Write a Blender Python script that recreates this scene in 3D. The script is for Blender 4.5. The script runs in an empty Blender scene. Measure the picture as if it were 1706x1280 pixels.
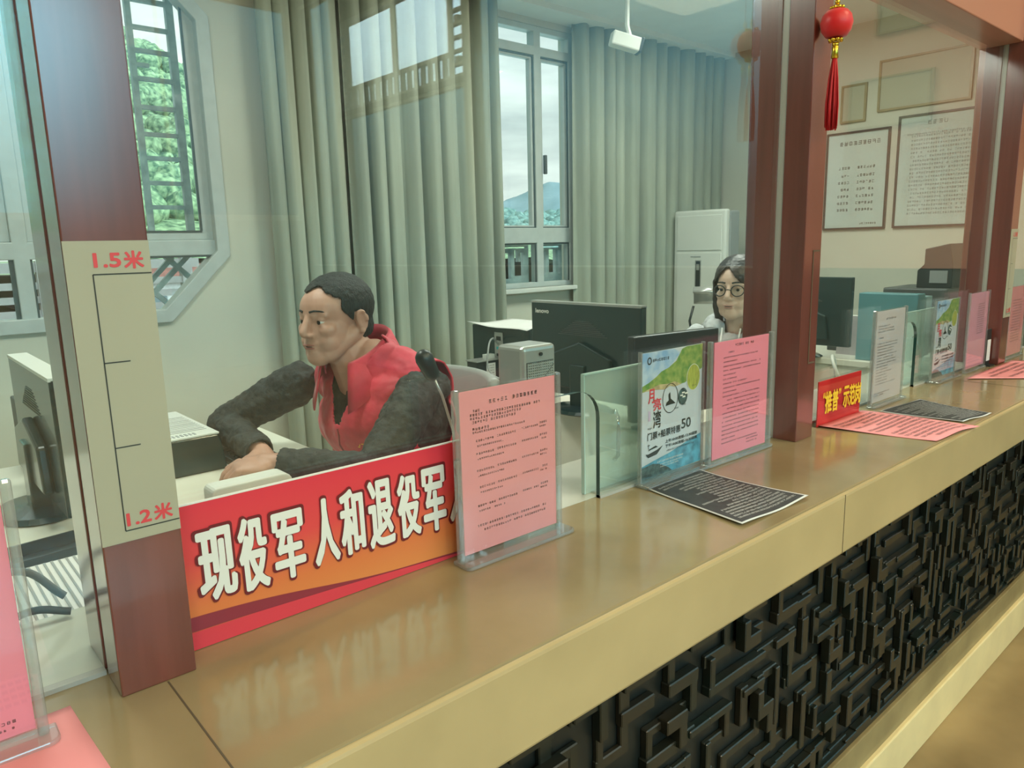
import bpy, bmesh, math, random
from mathutils import Vector, Matrix, Euler
from math import sin, cos, pi, radians as R
S = bpy.context.scene
COL = S.collection
random.seed(7)

# ------------------------------------------------------------------ camera
cam = bpy.data.cameras.new('camera'); co = bpy.data.objects.new('camera', cam); COL.objects.link(co)
cam.sensor_fit = 'HORIZONTAL'; cam.sensor_width = 36.0; cam.lens = 36.0*1227.0/1706.0; cam.clip_start = 0.02; cam.clip_end = 3000
def unit(v): return v.normalized()
_vx = Vector((2281-853, -(374-640), -1227.0)).normalized()           # world +X seen in camera space
_dn = Vector((1020-853, -(7200-640), -1227.0)); _dn = (_dn - _vx*_vx.dot(_dn)).normalized()
_up = -_dn; _vy = _up.cross(_vx)
_m = Matrix((_vx, _vy, _up))                                          # camera -> world
co.matrix_world = Matrix.Translation((0, 0, 1.5195)) @ _m.to_4x4()
S.camera = co
# ------------------------------------------------------------------ view
S.view_settings.view_transform = 'Standard'; S.view_settings.look = 'None'
S.view_settings.exposure = 0.0; S.view_settings.gamma = 1.0; S.view_settings.use_curve_mapping = False
try:
    S.cycles.max_bounces = 12; S.cycles.transparent_max_bounces = 24; S.cycles.use_denoising = True
    S.cycles.sample_clamp_indirect = 6.0; S.cycles.caustics_reflective = False; S.cycles.caustics_refractive = False
except Exception: pass
# ------------------------------------------------------------------ node helper
def nd(nt, typ, **kw):
    n = nt.nodes.new(typ)
    for k, v in kw.items():
        if k.startswith('i_'):
            key = k[2:]; key = int(key) if key.isdigit() else key.replace('_', ' ')
            n.inputs[key].default_value = v
        else: setattr(n, k, v)
    return n
def c4(c): return (c[0], c[1], c[2], 1.0)
def srgb(r, g, b):
    f = lambda u: u/12.92 if u <= .04045 else ((u+.055)/1.055)**2.4
    return (f(r/255), f(g/255), f(b/255))
def ramp(nt, fac, stops):
    r = nt.nodes.new('ShaderNodeValToRGB'); e = r.color_ramp.elements
    while len(e) < len(stops): e.new(0.5)
    for el, (p, c) in zip(e, stops): el.position = p; el.color = c4(c)
    nt.links.new(fac, r.inputs[0]); return r.outputs[0]
# ------------------------------------------------------------------ sky: bright overcast, brighter and bluer on the lobby side
W = bpy.data.worlds.new('sky'); S.world = W; W.use_nodes = True; nt = W.node_tree; nt.nodes.clear()
tc = nd(nt, 'ShaderNodeTexCoord')
mp = nd(nt, 'ShaderNodeMapping'); mp.inputs['Scale'].default_value = (1, 1, 5.5); nt.links.new(tc.outputs['Generated'], mp.inputs[0])
no = nd(nt, 'ShaderNodeTexNoise', i_Scale=2.6, i_Detail=5.0, i_Roughness=.55); nt.links.new(mp.outputs[0], no.inputs['Vector'])
cl = ramp(nt, no.outputs['Fac'], [(.34, (.80, .86, .84)), (.52, (1.22, 1.26, 1.20)), (.66, (1.55, 1.53, 1.46))])
dp = nd(nt, 'ShaderNodeVectorMath', operation='DOT_PRODUCT'); dp.inputs[1].default_value = (.35, -.90, .25)
nt.links.new(tc.outputs['Generated'], dp.inputs[0])
mr = nd(nt, 'ShaderNodeMapRange', interpolation_type='SMOOTHSTEP'); mr.inputs['From Min'].default_value = 0.1; mr.inputs['From Max'].default_value = .95
nt.links.new(dp.outputs['Value'], mr.inputs['Value'])
sz = nd(nt, 'ShaderNodeSeparateXYZ'); nt.links.new(tc.outputs['Generated'], sz.inputs[0])      # clouds thin out upwards on the lobby side
mz = nd(nt, 'ShaderNodeMapRange', interpolation_type='SMOOTHSTEP'); mz.inputs['From Min'].default_value = .02; mz.inputs['From Max'].default_value = .30
nt.links.new(sz.outputs['Z'], mz.inputs['Value'])
mm = nd(nt, 'ShaderNodeMath', operation='MULTIPLY'); nt.links.new(mr.outputs[0], mm.inputs[0]); nt.links.new(mz.outputs[0], mm.inputs[1])
mx = nd(nt, 'ShaderNodeMix', data_type='RGBA'); nt.links.new(mm.outputs[0], mx.inputs['Factor'])
nt.links.new(cl, mx.inputs[6]); mx.inputs[7].default_value = (6.6, 8.6, 9.4, 1)
bg = nd(nt, 'ShaderNodeBackground', i_Strength=1.0); nt.links.new(mx.outputs[2], bg.inputs[0])
out = nd(nt, 'ShaderNodeOutputWorld'); nt.links.new(bg.outputs[0], out.inputs[0])
# ------------------------------------------------------------------ strengths of the added, unseen lamps (built further down)
STAFF_W, LOBBY_W = 22.0, 150.0
STAFF_C, LOBBY_C = (0.95, 1.0, 0.88), (1.0, 0.82, 0.52)

# ------------------------------------------------------------------ materials
def mat(name, col, rough=.5, metal=0.0, spec=.5, coat=0.0, noise=0.0, nscale=8.0, bump=0.0, bscale=40.0, stretch=(1, 1, 1), col2=None, sheen=0.0, coatr=.05):
    m = bpy.data.materials.new(name); m.use_nodes = True; nt = m.node_tree; b = nt.nodes['Principled BSDF']
    b.inputs['Base Color'].default_value = c4(col); b.inputs['Roughness'].default_value = rough; b.inputs['Metallic'].default_value = metal
    b.inputs['Specular IOR Level'].default_value = spec; b.inputs['Coat Weight'].default_value = coat; b.inputs['Coat Roughness'].default_value = coatr
    if sheen: b.inputs['Sheen Weight'].default_value = sheen
    t = nd(nt, 'ShaderNodeTexCoord'); mp = nd(nt, 'ShaderNodeMapping'); mp.inputs['Scale'].default_value = stretch
    nt.links.new(t.outputs['Object'], mp.inputs[0])
    if noise or col2:
        n = nd(nt, 'ShaderNodeTexNoise', i_Scale=nscale, i_Detail=4.0); nt.links.new(mp.outputs[0], n.inputs['Vector'])
        a = col2 if col2 else tuple(c*(1-noise) for c in col); d = col if col2 else tuple(min(1, c*(1+noise)) for c in col)
        nt.links.new(ramp(nt, n.outputs['Fac'], [(.35, a), (.65, d)]), b.inputs['Base Color'])
    if bump:
        n2 = nd(nt, 'ShaderNodeTexNoise', i_Scale=bscale, i_Detail=3.0); nt.links.new(mp.outputs[0], n2.inputs['Vector'])
        bp = nd(nt, 'ShaderNodeBump', i_Strength=bump, i_Distance=.01); nt.links.new(n2.outputs['Fac'], bp.inputs['Height'])
        nt.links.new(bp.outputs[0], b.inputs['Normal'])
    return m
def glassmat(name, tint=(.96, .985, .97), ior=1.5, haze=0.0, rough=0.0, hazecol=(.8, .85, .8), edge=0.0):
    m = bpy.data.materials.new(name); m.use_nodes = True; nt = m.node_tree; nt.nodes.clear()
    tr = nd(nt, 'ShaderNodeBsdfTransparent'); tr.inputs[0].default_value = c4(tint)
    gl = nd(nt, 'ShaderNodeBsdfGlossy', i_Roughness=rough); gl.inputs[0].default_value = (1, 1, 1, 1)
    fr = nd(nt, 'ShaderNodeFresnel'); mx = nd(nt, 'ShaderNodeMixShader')          # thin sheet: the same reflectance from both sides
    ge = nd(nt, 'ShaderNodeNewGeometry'); mi = nd(nt, 'ShaderNodeMix', data_type='FLOAT'); mi.inputs[2].default_value = ior; mi.inputs[3].default_value = 1/ior
    nt.links.new(ge.outputs['Backfacing'], mi.inputs[0]); nt.links.new(mi.outputs[0], fr.inputs[0])
    nt.links.new(fr.outputs[0], mx.inputs[0]); last = tr.outputs[0]
    if haze:
        df = nd(nt, 'ShaderNodeBsdfDiffuse'); df.inputs[0].default_value = c4(hazecol)
        m2 = nd(nt, 'ShaderNodeMixShader', i_0=haze); nt.links.new(tr.outputs[0], m2.inputs[1]); nt.links.new(df.outputs[0], m2.inputs[2]); last = m2.outputs[0]
    nt.links.new(last, mx.inputs[1]); nt.links.new(gl.outputs[0], mx.inputs[2])
    o = nd(nt, 'ShaderNodeOutputMaterial'); nt.links.new(mx.outputs[0], o.inputs[0]); return m
def emis(name, col, st):
    m = bpy.data.materials.new(name); m.use_nodes = True; nt = m.node_tree; nt.nodes.clear()
    e = nd(nt, 'ShaderNodeEmission', i_Strength=st); e.inputs[0].default_value = c4(col)
    o = nd(nt, 'ShaderNodeOutputMaterial'); nt.links.new(e.outputs[0], o.inputs[0]); return m
M = dict(
    stone=mat('polished_beige_stone', (.30, .235, .125), .14, spec=.55, noise=.10, nscale=5, coat=.15),
    sheenstone=mat('painted_sheen_stone', (.52, .53, .45), .16, spec=.55, noise=.08, nscale=5),
    stone_lit=mat('beige_stone_lit', (.47, .36, .185), .28, noise=.06, nscale=6),  # same stone as the top, coloured lighter for the light it catches
    joint=mat('stone_joint', (.10, .075, .045), .8),
    lacquer=mat('red_brown_lacquer', (.15, .038, .028), .22, spec=.8, coat=1.0, noise=.16, nscale=5, stretch=(6, 6, .5), coatr=.14),
    darkred=mat('red_header_paint', (.50, .235, .175), .35, coat=.2),
    channel=mat('clear_sealant_channel', (.42, .42, .38), .25, spec=.6),
    fret=mat('dark_carved_wood', (.017, .015, .009), .36, coat=.12, noise=.5, nscale=9, col2=(.006, .012, .009)),
    fretback=mat('dark_panel_back', (.007, .010, .009), .4),
    plinth=mat('olive_stone_plinth', (.27, .21, .10), .35, noise=.14, nscale=9),
    base=mat('pale_stone_skirting', (.80, .66, .36), .3, noise=.06),
    floor=mat('polished_tan_floor', (.33, .24, .12), .22, noise=.25, nscale=2.2),
    staff_floor=mat('staff_floor', (.42, .42, .37), .35, noise=.1),
    wall=mat('painted_staff_wall', (.56, .565, .475), .8, noise=.03, nscale=3, bump=.05, bscale=120),
    ceil=mat('white_ceiling', (.78, .82, .79), .85, noise=.02),
    lobbywall=mat('grey_green_lobby_wall', (.30, .31, .27), .7, noise=.04, nscale=2), endwall=mat('peach_lobby_end_wall', (.62, .36, .27), .7, noise=.04, nscale=2),
    alu=mat('grey_aluminium_frame', (.47, .52, .50), .4, spec=.5, noise=.04, nscale=20),
    alu_dark=mat('dark_window_gasket', (.06, .085, .085), .5),
    lattice=mat('grey_wooden_lattice', (.36, .44, .45), .55, noise=.2, nscale=18),
    curtain=mat('olive_cream_curtain', (.32, .355, .285), .75, noise=.14, nscale=3, stretch=(3, 3, .3), sheen=.15, bump=.1, bscale=300),
    cream=mat('cream_board', (.375, .37, .275), .45, noise=.03, nscale=4),
    ink=mat('dark_print', (.03, .035, .03), .6),
    redink=mat('red_print', (.62, .06, .07), .5),
    white=mat('white_print', (.74, .74, .68), .45),
    yellow=mat('yellow_print', (.85, .55, .03), .45),
    whitepaper=mat('white_paper', (.70, .70, .68), .7, noise=.02),
    greypaper=mat('pale_lilac_paper', (.60, .54, .55), .7, noise=.03),
    pink=mat('pink_paper', (.84, .32, .34), .7, noise=.03, nscale=5),
    pink2=mat('bright_pink_paper', (.92, .26, .35), .7, noise=.03, nscale=5),
    pink3=mat('lilac_pink_paper', (.72, .32, .42), .7, noise=.03, nscale=5),
    blackpaper=mat('black_printed_paper', (.035, .04, .042), .55, noise=.2, nscale=30),
    black=mat('black_plastic', (.020, .026, .026), .35, spec=.5, noise=.1),
    black_gloss=mat('glossy_black_plastic', (.012, .032, .031), .22, spec=.55, coat=.2),
    darkgrey=mat('dark_grey_plastic', (.07, .08, .078), .45, noise=.08),
    grey=mat('grey_plastic', (.30, .32, .31), .4, noise=.05),
    silver=mat('silver_plastic', (.42, .43, .41), .3, metal=.5, noise=.04),
    wplastic=mat('white_plastic', (.66, .68, .63), .35, noise=.02),
    desk=mat('cream_desk_laminate', (.74, .74, .63), .35, noise=.03),
    teal=mat('teal_plastic', (.10, .27, .30), .35, noise=.06),
    acry=glassmat('clear_acrylic', (.97, .985, .975), 1.42),
    acry_edge=glassmat('acrylic_edge', (.78, .80, .79), 1.75, haze=.16, hazecol=(.8, .82, .82)),
    glass=glassmat('counter_glass', (.955, .985, .972), 1.47, haze=.006, hazecol=(.75, .85, .85)),
    plateglass=glassmat('greenish_glass_plate', (.84, .92, .88), 1.5, haze=.30, hazecol=(.82, .9, .8)),
    glass_edge=mat('dark_green_glass_edge', (.012, .05, .042), .15, spec=.6),
    glass_edge_light=mat('pale_green_glass_edge', (.42, .56, .50), .2, spec=.6),
    bluepane=glassmat('bluish_window_glass', (.64, .94, 1.0), 1.45), veilpane=glassmat('tinted_veil_glass', (.27, .39, .41), 1.45),
    pane=glassmat('window_glass', (.93, .97, .96), 1.45),
    redcloth=mat('red_vest_cloth', (.58, .030, .062), .6, noise=.18, nscale=14, bump=.35, bscale=22, sheen=.2),
    sweater=mat('charcoal_knit', (.028, .036, .035), .8, noise=.3, nscale=40, bump=.5, bscale=70),
    trousers=mat('dark_trousers', (.02, .022, .03), .8),
    skin=mat('skin', (.50, .285, .21), .5, noise=.08, nscale=18, bump=.04, bscale=160),
    skin2=mat('fair_skin', (.58, .41, .32), .5, noise=.05, nscale=18),
    lip=mat('lips', (.36, .14, .11), .45),
    eyewhite=mat('eye_white', (.62, .60, .56), .3), iris=mat('dark_iris', (.012, .009, .007), .15),
    hair=mat('black_hair', (.010, .016, .015), .6, noise=.4, nscale=90, bump=.5, bscale=260, stretch=(1, 1, .4)),
    hoodie=mat('pale_grey_hoodie', (.50, .52, .53), .85, noise=.08, nscale=20, bump=.3, bscale=30),
    lantern=mat('red_lantern_silk', (.72, .006, .012), .42, sheen=.3),
    tassel=mat('red_tassel_thread', (.55, .012, .018), .6, noise=.4, nscale=120, stretch=(1, 1, .05)),
    gold=mat('gold_bead', (.80, .55, .06), .22, metal=1.0),
    ghouse=mat('outside_wall', (.30, .28, .26), .8, noise=.1), roof=mat('outside_red_roof', (.19, .065, .05), .8, noise=.2),
    road=mat('outside_concrete', (.22, .225, .22), .85, noise=.1, nscale=.4),
    meadow=mat('outside_grass', (.17, .21, .12), .9, noise=.3, nscale=.3),
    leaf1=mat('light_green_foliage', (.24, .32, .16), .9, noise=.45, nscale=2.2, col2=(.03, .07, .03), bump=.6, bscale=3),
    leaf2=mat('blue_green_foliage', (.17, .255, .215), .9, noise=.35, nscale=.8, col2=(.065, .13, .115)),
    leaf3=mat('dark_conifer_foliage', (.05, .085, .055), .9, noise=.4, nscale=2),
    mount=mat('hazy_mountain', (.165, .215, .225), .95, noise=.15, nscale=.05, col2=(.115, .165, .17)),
    tealsticker=mat('teal_label_print', (.05, .42, .45), .5),
)
# ------------------------------------------------------------------ mesh builder
class MB:
    def __init__(s): s.v = []; s.f = []
    def add(s, vs, fs):
        o = len(s.v); s.v += [tuple(v) for v in vs]; s.f += [tuple(i+o for i in f) for f in fs]; return s
    def box(s, x0, x1, y0, y1, z0, z1, rot=None, piv=None):
        e = (len(s.f) % 23)*2e-5; x0 -= e; x1 += e; y0 -= e; y1 += e; z0 -= e; z1 += e      # overlapping boxes of one mesh never share a plane
        vs = [Vector((x, y, z)) for z in (z0, z1) for y in (y0, y1) for x in (x0, x1)]
        if rot:
            p = Vector(piv or ((x0+x1)/2, (y0+y1)/2, (z0+z1)/2)); m = Euler(rot).to_matrix(); vs = [m @ (v-p)+p for v in vs]
        return s.add(vs, [(0, 2, 3, 1), (4, 5, 7, 6), (0, 1, 5, 4), (2, 6, 7, 3), (0, 4, 6, 2), (1, 3, 7, 5)])
    def quad(s, a, b, c, d): return s.add([a, b, c, d], [(0, 1, 2, 3)])
    def rect(s, x0, x1, z0, z1, y=0): return s.quad((x0, y, z0), (x1, y, z0), (x1, y, z1), (x0, y, z1))   # faces -Y
    def prism(s, pts, d, axis='y', at=0):
        n = len(pts)
        f = (lambda a, b, t: (a, t, b)) if axis == 'y' else ((lambda a, b, t: (t, a, b)) if axis == 'x' else (lambda a, b, t: (a, b, t)))
        vs = [f(a, b, at) for a, b in pts]+[f(a, b, at+d) for a, b in pts]
        return s.add(vs, [tuple(range(n)), tuple(range(2*n-1, n-1, -1))]+[(i, i+n, (i+1) % n+n, (i+1) % n) for i in range(n)])
    def poly(s, pts, y=0): return s.add([(a, y, b) for a, b in pts], [tuple(range(len(pts)))])
    def disc(s, cx, cz, rx, rz, y=0, n=28): return s.poly([(cx+rx*cos(2*pi*i/n), cz+rz*sin(2*pi*i/n)) for i in range(n)], y)
    def ring(s, cx, cz, rx, rz, t, y=0, n=32):
        vs = []
        for i in range(n):
            a = 2*pi*i/n; vs += [(cx+rx*cos(a), y, cz+rz*sin(a)), (cx+(rx-t)*cos(a), y, cz+(rz-t)*sin(a))]
        return s.add(vs, [(2*i, 2*((i+1) % n), 2*((i+1) % n)+1, 2*i+1) for i in range(n)])
    def tube(s, pts, r, n=8, r2=None):
        pts = [Vector(p) for p in pts]; k = len(pts); vs = []; fs = []
        for i, p in enumerate(pts):
            t = (pts[min(i+1, k-1)]-pts[max(i-1, 0)]).normalized()
            u = t.cross(Vector((0, 0, 1)) if abs(t.z) < .95 else Vector((1, 0, 0))).normalized(); w = t.cross(u)
            rr = r if r2 is None else r+(r2-r)*i/(k-1)
            vs += [p+u*rr*cos(2*pi*j/n)+w*rr*sin(2*pi*j/n) for j in range(n)]
        for i in range(k-1):
            fs += [(i*n+j, i*n+(j+1) % n, (i+1)*n+(j+1) % n, (i+1)*n+j) for j in range(n)]
        fs += [tuple(range(n-1, -1, -1)), tuple((k-1)*n+j for j in range(n))]
        return s.add(vs, fs)
    def lathe(s, prof, c=(0, 0, 0), n=24, sx=1, sy=1):
        vs = []; k = len(prof)
        for r, z in prof: vs += [(c[0]+max(r, 1e-4)*sx*cos(2*pi*j/n), c[1]+max(r, 1e-4)*sy*sin(2*pi*j/n), c[2]+z) for j in range(n)]
        fs = [(i*n+j, i*n+(j+1) % n, (i+1)*n+(j+1) % n, (i+1)*n+j) for i in range(k-1) for j in range(n)]
        fs += [tuple(range(n-1, -1, -1)), tuple((k-1)*n+j for j in range(n))]
        return s.add(vs, fs)
    def ell(s, c, r, n=16, rot=None):
        vs = []; fs = []; m = Euler(rot).to_matrix() if rot else None; h = n//2
        for i in range(h+1):
            a = pi*i/h
            for j in range(n):
                p = Vector((r[0]*max(sin(a), .002)*cos(2*pi*j/n), r[1]*max(sin(a), .002)*sin(2*pi*j/n), -r[2]*cos(a)))
                if m: p = m @ p
                vs.append(p+Vector(c))
        fs = [(i*n+j, i*n+(j+1) % n, (i+1)*n+(j+1) % n, (i+1)*n+j) for i in range(h) for j in range(n)]
        fs += [tuple(range(n-1, -1, -1)), tuple(h*n+j for j in range(n))]
        return s.add(vs, fs)
    def cap(s, a, b, ra, rb, n=14):
        a = Vector(a); b = Vector(b); t = (b-a).normalized(); u = t.cross(Vector((0, 0, 1)) if abs(t.z) < .9 else Vector((1, 0, 0))).normalized(); w = t.cross(u)
        rings = [(a-t*ra*cos(q), ra*max(sin(q), .03)) for q in (0.0, pi/6, pi/3, pi/2)]+[(b+t*rb*sin(q), rb*max(cos(q), .03)) for q in (0, pi/6, pi/3, pi/2)]
        vs = []
        for p, r in rings: vs += [p+u*r*cos(2*pi*j/n)+w*r*sin(2*pi*j/n) for j in range(n)]
        k = len(rings)
        fs = [(i*n+j, i*n+(j+1) % n, (i+1)*n+(j+1) % n, (i+1)*n+j) for i in range(k-1) for j in range(n)]
        fs += [tuple(range(n-1, -1, -1)), tuple((k-1)*n+j for j in range(n))]
        return s.add(vs, fs)
    def mesh(s, name):
        me = bpy.data.meshes.new(name); me.from_pydata(s.v, [], s.f); me.update()
        bm = bmesh.new(); bm.from_mesh(me); bmesh.ops.recalc_face_normals(bm, faces=bm.faces) if len(s.f) < 60000 else None; bm.to_mesh(me); bm.free()
        return me
    def build(s, name, m, parent=None, smooth=False, bevel=0, seg=2, flat=False):
        if flat: me = bpy.data.meshes.new(name); me.from_pydata(s.v, [], s.f); me.update()
        else: me = s.mesh(name)
        return link(name, me, m, parent, smooth, bevel, seg)
def link(name, me, m, parent=None, smooth=False, bevel=0, seg=2):
    o = bpy.data.objects.new(name, me); COL.objects.link(o)
    if m is not None: me.materials.clear(); me.materials.append(M[m] if isinstance(m, str) else m)
    if parent is not None: o.parent = parent
    if smooth:
        for p in me.polygons: p.use_smooth = True
    if bevel:
        b = o.modifiers.new('bevel', 'BEVEL'); b.width = bevel; b.segments = seg; b.limit_method = 'ANGLE'; b.angle_limit = R(40)
    return o
def tag(o, label, cat, group=None, kind=None):
    o['label'] = label; o['category'] = cat
    if group: o['group'] = group
    if kind: o['kind'] = kind
    return o
def thing(name, label, cat, loc=(0, 0, 0), rz=0, group=None):
    o = bpy.data.objects.new(name, None); COL.objects.link(o); o.empty_display_size = .05
    o.location = loc; o.rotation_euler = (0, 0, rz); return tag(o, label, cat, group)
def struct(o): o['kind'] = 'structure'; return o
def copy_tree(o, parent=None):
    c = o.copy(); COL.objects.link(c); c.parent = parent
    for ch in list(o.children): copy_tree(ch, c)
    return c
# ------------------------------------------------------------------ lettering (the built-in font)
def glyphs(body):
    cu = bpy.data.curves.new('t', 'FONT'); cu.body = body; cu.resolution_u = 3
    o = bpy.data.objects.new('t', cu); COL.objects.link(o)
    dg = bpy.context.evaluated_depsgraph_get(); dg.update()
    me = o.evaluated_get(dg).to_mesh()
    vs = [(v.co.x, v.co.y) for v in me.vertices]; fs = [tuple(p.vertices) for p in me.polygons]
    o.evaluated_get(dg).to_mesh_clear(); bpy.data.objects.remove(o); bpy.data.curves.remove(cu)
    return vs, fs
def text(mb, body, x0, x1, z0, z1, y=0, bold=0, steps=8):
    vs, fs = glyphs(body)
    if not vs: return mb
    ax = min(v[0] for v in vs); bx = max(v[0] for v in vs); az = min(v[1] for v in vs); bz = max(v[1] for v in vs)
    k = (x1-x0)/(bx-ax); q = (z1-z0)/(bz-az)
    offs = [(0, 0)] if not bold else [(bold*cos(2*pi*i/steps), bold*sin(2*pi*i/steps)) for i in range(steps)]+[(0, 0)]
    for i, (dx, dz) in enumerate(offs):
        mb.add([(x0+(v[0]-ax)*k+dx, y-i*2e-6, z0+(v[1]-az)*q+dz) for v in vs], fs)
    return mb
def marks(mb, x0, x1, z, h, y=0, gap=.25, rnd=random, dense=1.0):
    """a row of small printed characters too small to read"""
    x = x0
    while x+h*.9 <= x1:
        if rnd.random() < dense:
            w = h*.86
            for zz in (.1, .48, .84):
                if rnd.random() < .85: mb.rect(x+w*rnd.uniform(0, .15), x+w*rnd.uniform(.8, 1), z+h*zz-h*.07, z+h*zz+h*.07, y)
            for xx in (.15, .5, .85):
                if rnd.random() < .6: mb.rect(x+w*xx-h*.06, x+w*xx+h*.06, z+h*rnd.uniform(0, .3), z+h*rnd.uniform(.7, 1), y)
        x += h*(1+gap)
    return mb
def bool_wall(name, axis, at, th, u0, u1, z0, z1, holes, m):
    """wall slab perpendicular to `axis`, with polygonal holes [(u,z)...]"""
    bm = bmesh.new(); loops = [[(u0, z0), (u1, z0), (u1, z1), (u0, z1)]]+holes; edges = []
    for lp in loops:
        vv = [bm.verts.new((a, at, b) if axis == 'y' else (at, a, b)) for a, b in lp]
        edges += [bm.edges.new((vv[i], vv[(i+1) % len(vv)])) for i in range(len(vv))]
    bmesh.ops.triangle_fill(bm, use_beauty=True, edges=edges)
    r = bmesh.ops.extrude_face_region(bm, geom=bm.faces[:])
    d = Vector((0, th, 0)) if axis == 'y' else Vector((th, 0, 0))
    bmesh.ops.translate(bm, vec=d, verts=[g for g in r['geom'] if isinstance(g, bmesh.types.BMVert)])
    bmesh.ops.recalc_face_normals(bm, faces=bm.faces)
    me = bpy.data.meshes.new(name); bm.to_mesh(me); bm.free(); return struct(link(name, me, m))
# ================================================================== THE SETTING
ZT = .99; YG = 1.009                       # counter top height, middle of the glass plane
struct(MB().box(-6.2, 5.2, -8.2, .95, -.1, 0).build('floor', 'floor'))
struct(MB().box(-2.6, 5.0, .95, 3.42, .1, .2).build('floor_staff', 'staff_floor'))
struct(MB().box(-2.6, 5.0, 1.1, 3.42, 2.83, 2.95).build('ceiling', 'ceil'))
struct(MB().box(-6.2, 5.2, -8.2, 1.1, 5.0, 5.12).build('ceiling_lobby', 'ceil'))
w1 = [(-.05, 1.24), (.97, 1.24), (1.24, 1.51), (1.24, 2.49), (.97, 2.76), (-.05, 2.76), (-.32, 2.49), (-.32, 1.51)]
w2 = [(2.45, 1.27), (3.44, 1.27), (3.44, 2.765), (2.45, 2.765)]
bool_wall('wall_back', 'y', 3.3, .14, -2.6, 5.0, .1, 2.95, [w1, w2], 'wall')
struct(MB().box(4.9, 5.0, 1.1, 3.3, .1, 2.95).build('wall_right', 'wall'))
struct(MB().box(-2.6, -2.5, 1.1, 3.3, .1, 2.95).build('wall_left', 'wall'))
struct(MB().box(-6.2, 5.2, .95, 1.1, 2.62, 5.0).build('wall_partition', 'lobbywall'))
struct(MB().box(-6.2, -2.6, .95, 1.1, 0, 2.62).build('wall_beside_counter', 'lobbywall'))
rw = [[(-4.6, 1.95), (2.5, 1.95), (2.5, 4.8), (-4.6, 4.8)], [(2.6, 1.95), (4.9, 1.95), (4.9, 4.8), (2.6, 4.8)]]
bool_wall('wall_front', 'y', -8.2, .2, -6.2, 5.2, 0, 5.0, rw, 'lobbywall')
lw = [[(-7.05, 3.28), (-4.37, 3.28), (-4.37, 4.35), (-7.05, 4.35)], [(-8.1, 1.3), (-7.12, 1.3), (-7.12, 4.8), (-8.1, 4.8)], [(-7.05, 1.3), (-4.37, 1.3), (-4.37, 3.22), (-7.05, 3.22)], [(-4.30, 1.3), (-.95, 1.3), (-.95, 4.8), (-4.30, 4.8)]]
bool_wall('wall_end', 'x', 5.0, .2, -8.2, 1.1, 0, 5.0, lw, mat('dark_grey_green_wall', (.10, .13, .13), .7, noise=.05))
struct(MB().box(4.97, 5.0, -.90, .94, 1.32, 5.0).build('wall_end_panel', 'endwall'))
struct(MB().box(-6.2, -6.0, -8.2, .95, 0, 5.0).build('wall_entrance', 'lobbywall'))

struct(MB().box(4.96, 5.0, -8.0, .65, 0, 1.315).build('trim_0', mat('dark_green_added_panel', (.045, .07, .065), .5, noise=.1)))  # unseen dark panel, added to dim low reflections in the counter glass
# lobby windows (seen only as reflections in the counter glass)
for i, h in enumerate(rw):
    (x0, z0), (x1, z1) = h[0], h[2]
    f = MB()
    for a, b, c, d in ((x0, x0+.07, z0, z1), (x1-.07, x1, z0, z1), (x0, x1, z0, z0+.08), (x0, x1, z1-.08, z1), ((x0+x1)/2-.6, (x0+x1)/2-.57, z0, z1)): f.box(a, b, -8.14, -8.06, c, d)
    f = struct(f.build('window_%d' % (i+3), 'alu'))
    MB().box(x0+.05, x1-.05, -8.105, -8.095, z0+.05, z1-.05).build('pane', ('bluepane', 'veilpane')[i], f)
def lattice_window(name, y0, y1, z0, z1, cell, border):
    f = MB(); t = .035
    def bar(a, b, c, d): f.box(5.02, 5.08, a, b, c, d)
    bar(y0, y0+t, z0, z1); bar(y1-t, y1, z0, z1); bar(y0, y1, z0, z0+t); bar(y0, y1, z1-t, z1)
    if border:
        bar(y0+border, y0+border+t, z0, z1); bar(y1-border-t, y1-border, z0, z1); bar(y0+border, y1-border, z0+border, z0+border+t)
        n = int((y1-y0-2*border)/cell)
        for k in range(1, n): y = y0+border+k*(y1-y0-2*border)/n; bar(y-.013, y+.013, z0, z0+border)
        m = int((z1-z0)/cell)
        for k in range(1, m):
            z = z0+k*(z1-z0)/m
            bar(y0, y0+border, z-.013, z+.013); bar(y1-border, y1, z-.013, z+.013)
            if k % 3 == 1: bar(y0+border*.4, y0+border*.65, z, z+cell*.6); bar(y1-border*.65, y1-border*.4, z, z+cell*.6)
    bar((y0+y1)/2-.02, (y0+y1)/2+.02, z0+border, z1)
    f = struct(f.build(name, 'lattice'))
    MB().box(5.045, 5.055, y0+.02, y1-.02, z0+.02, z1-.02).build('pane', 'pane', f)
lattice_window('window_8', -7.05, -4.37, 3.28, 4.35, .13, .24)
for k, h in enumerate(lw[1:]):  # added end-wall windows, tinted to spread a dim veil over the counter glass
    (y0, z0), (y1, z1) = h[0], h[2]; f = MB()
    for a, b, c, d in ((y0, y0+.03, z0, z1), (y1-.03, y1, z0, z1), (y0, y1, z0, z0+.03), (y0, y1, z1-.03, z1)): f.box(5.02, 5.08, a, b, c, d)
    f = struct(f.build('window_%d' % (9+k), 'alu')); MB().box(5.045, 5.055, y0+.02, y1-.02, z0+.02, z1-.02).build('pane', 'veilpane', f)

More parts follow.
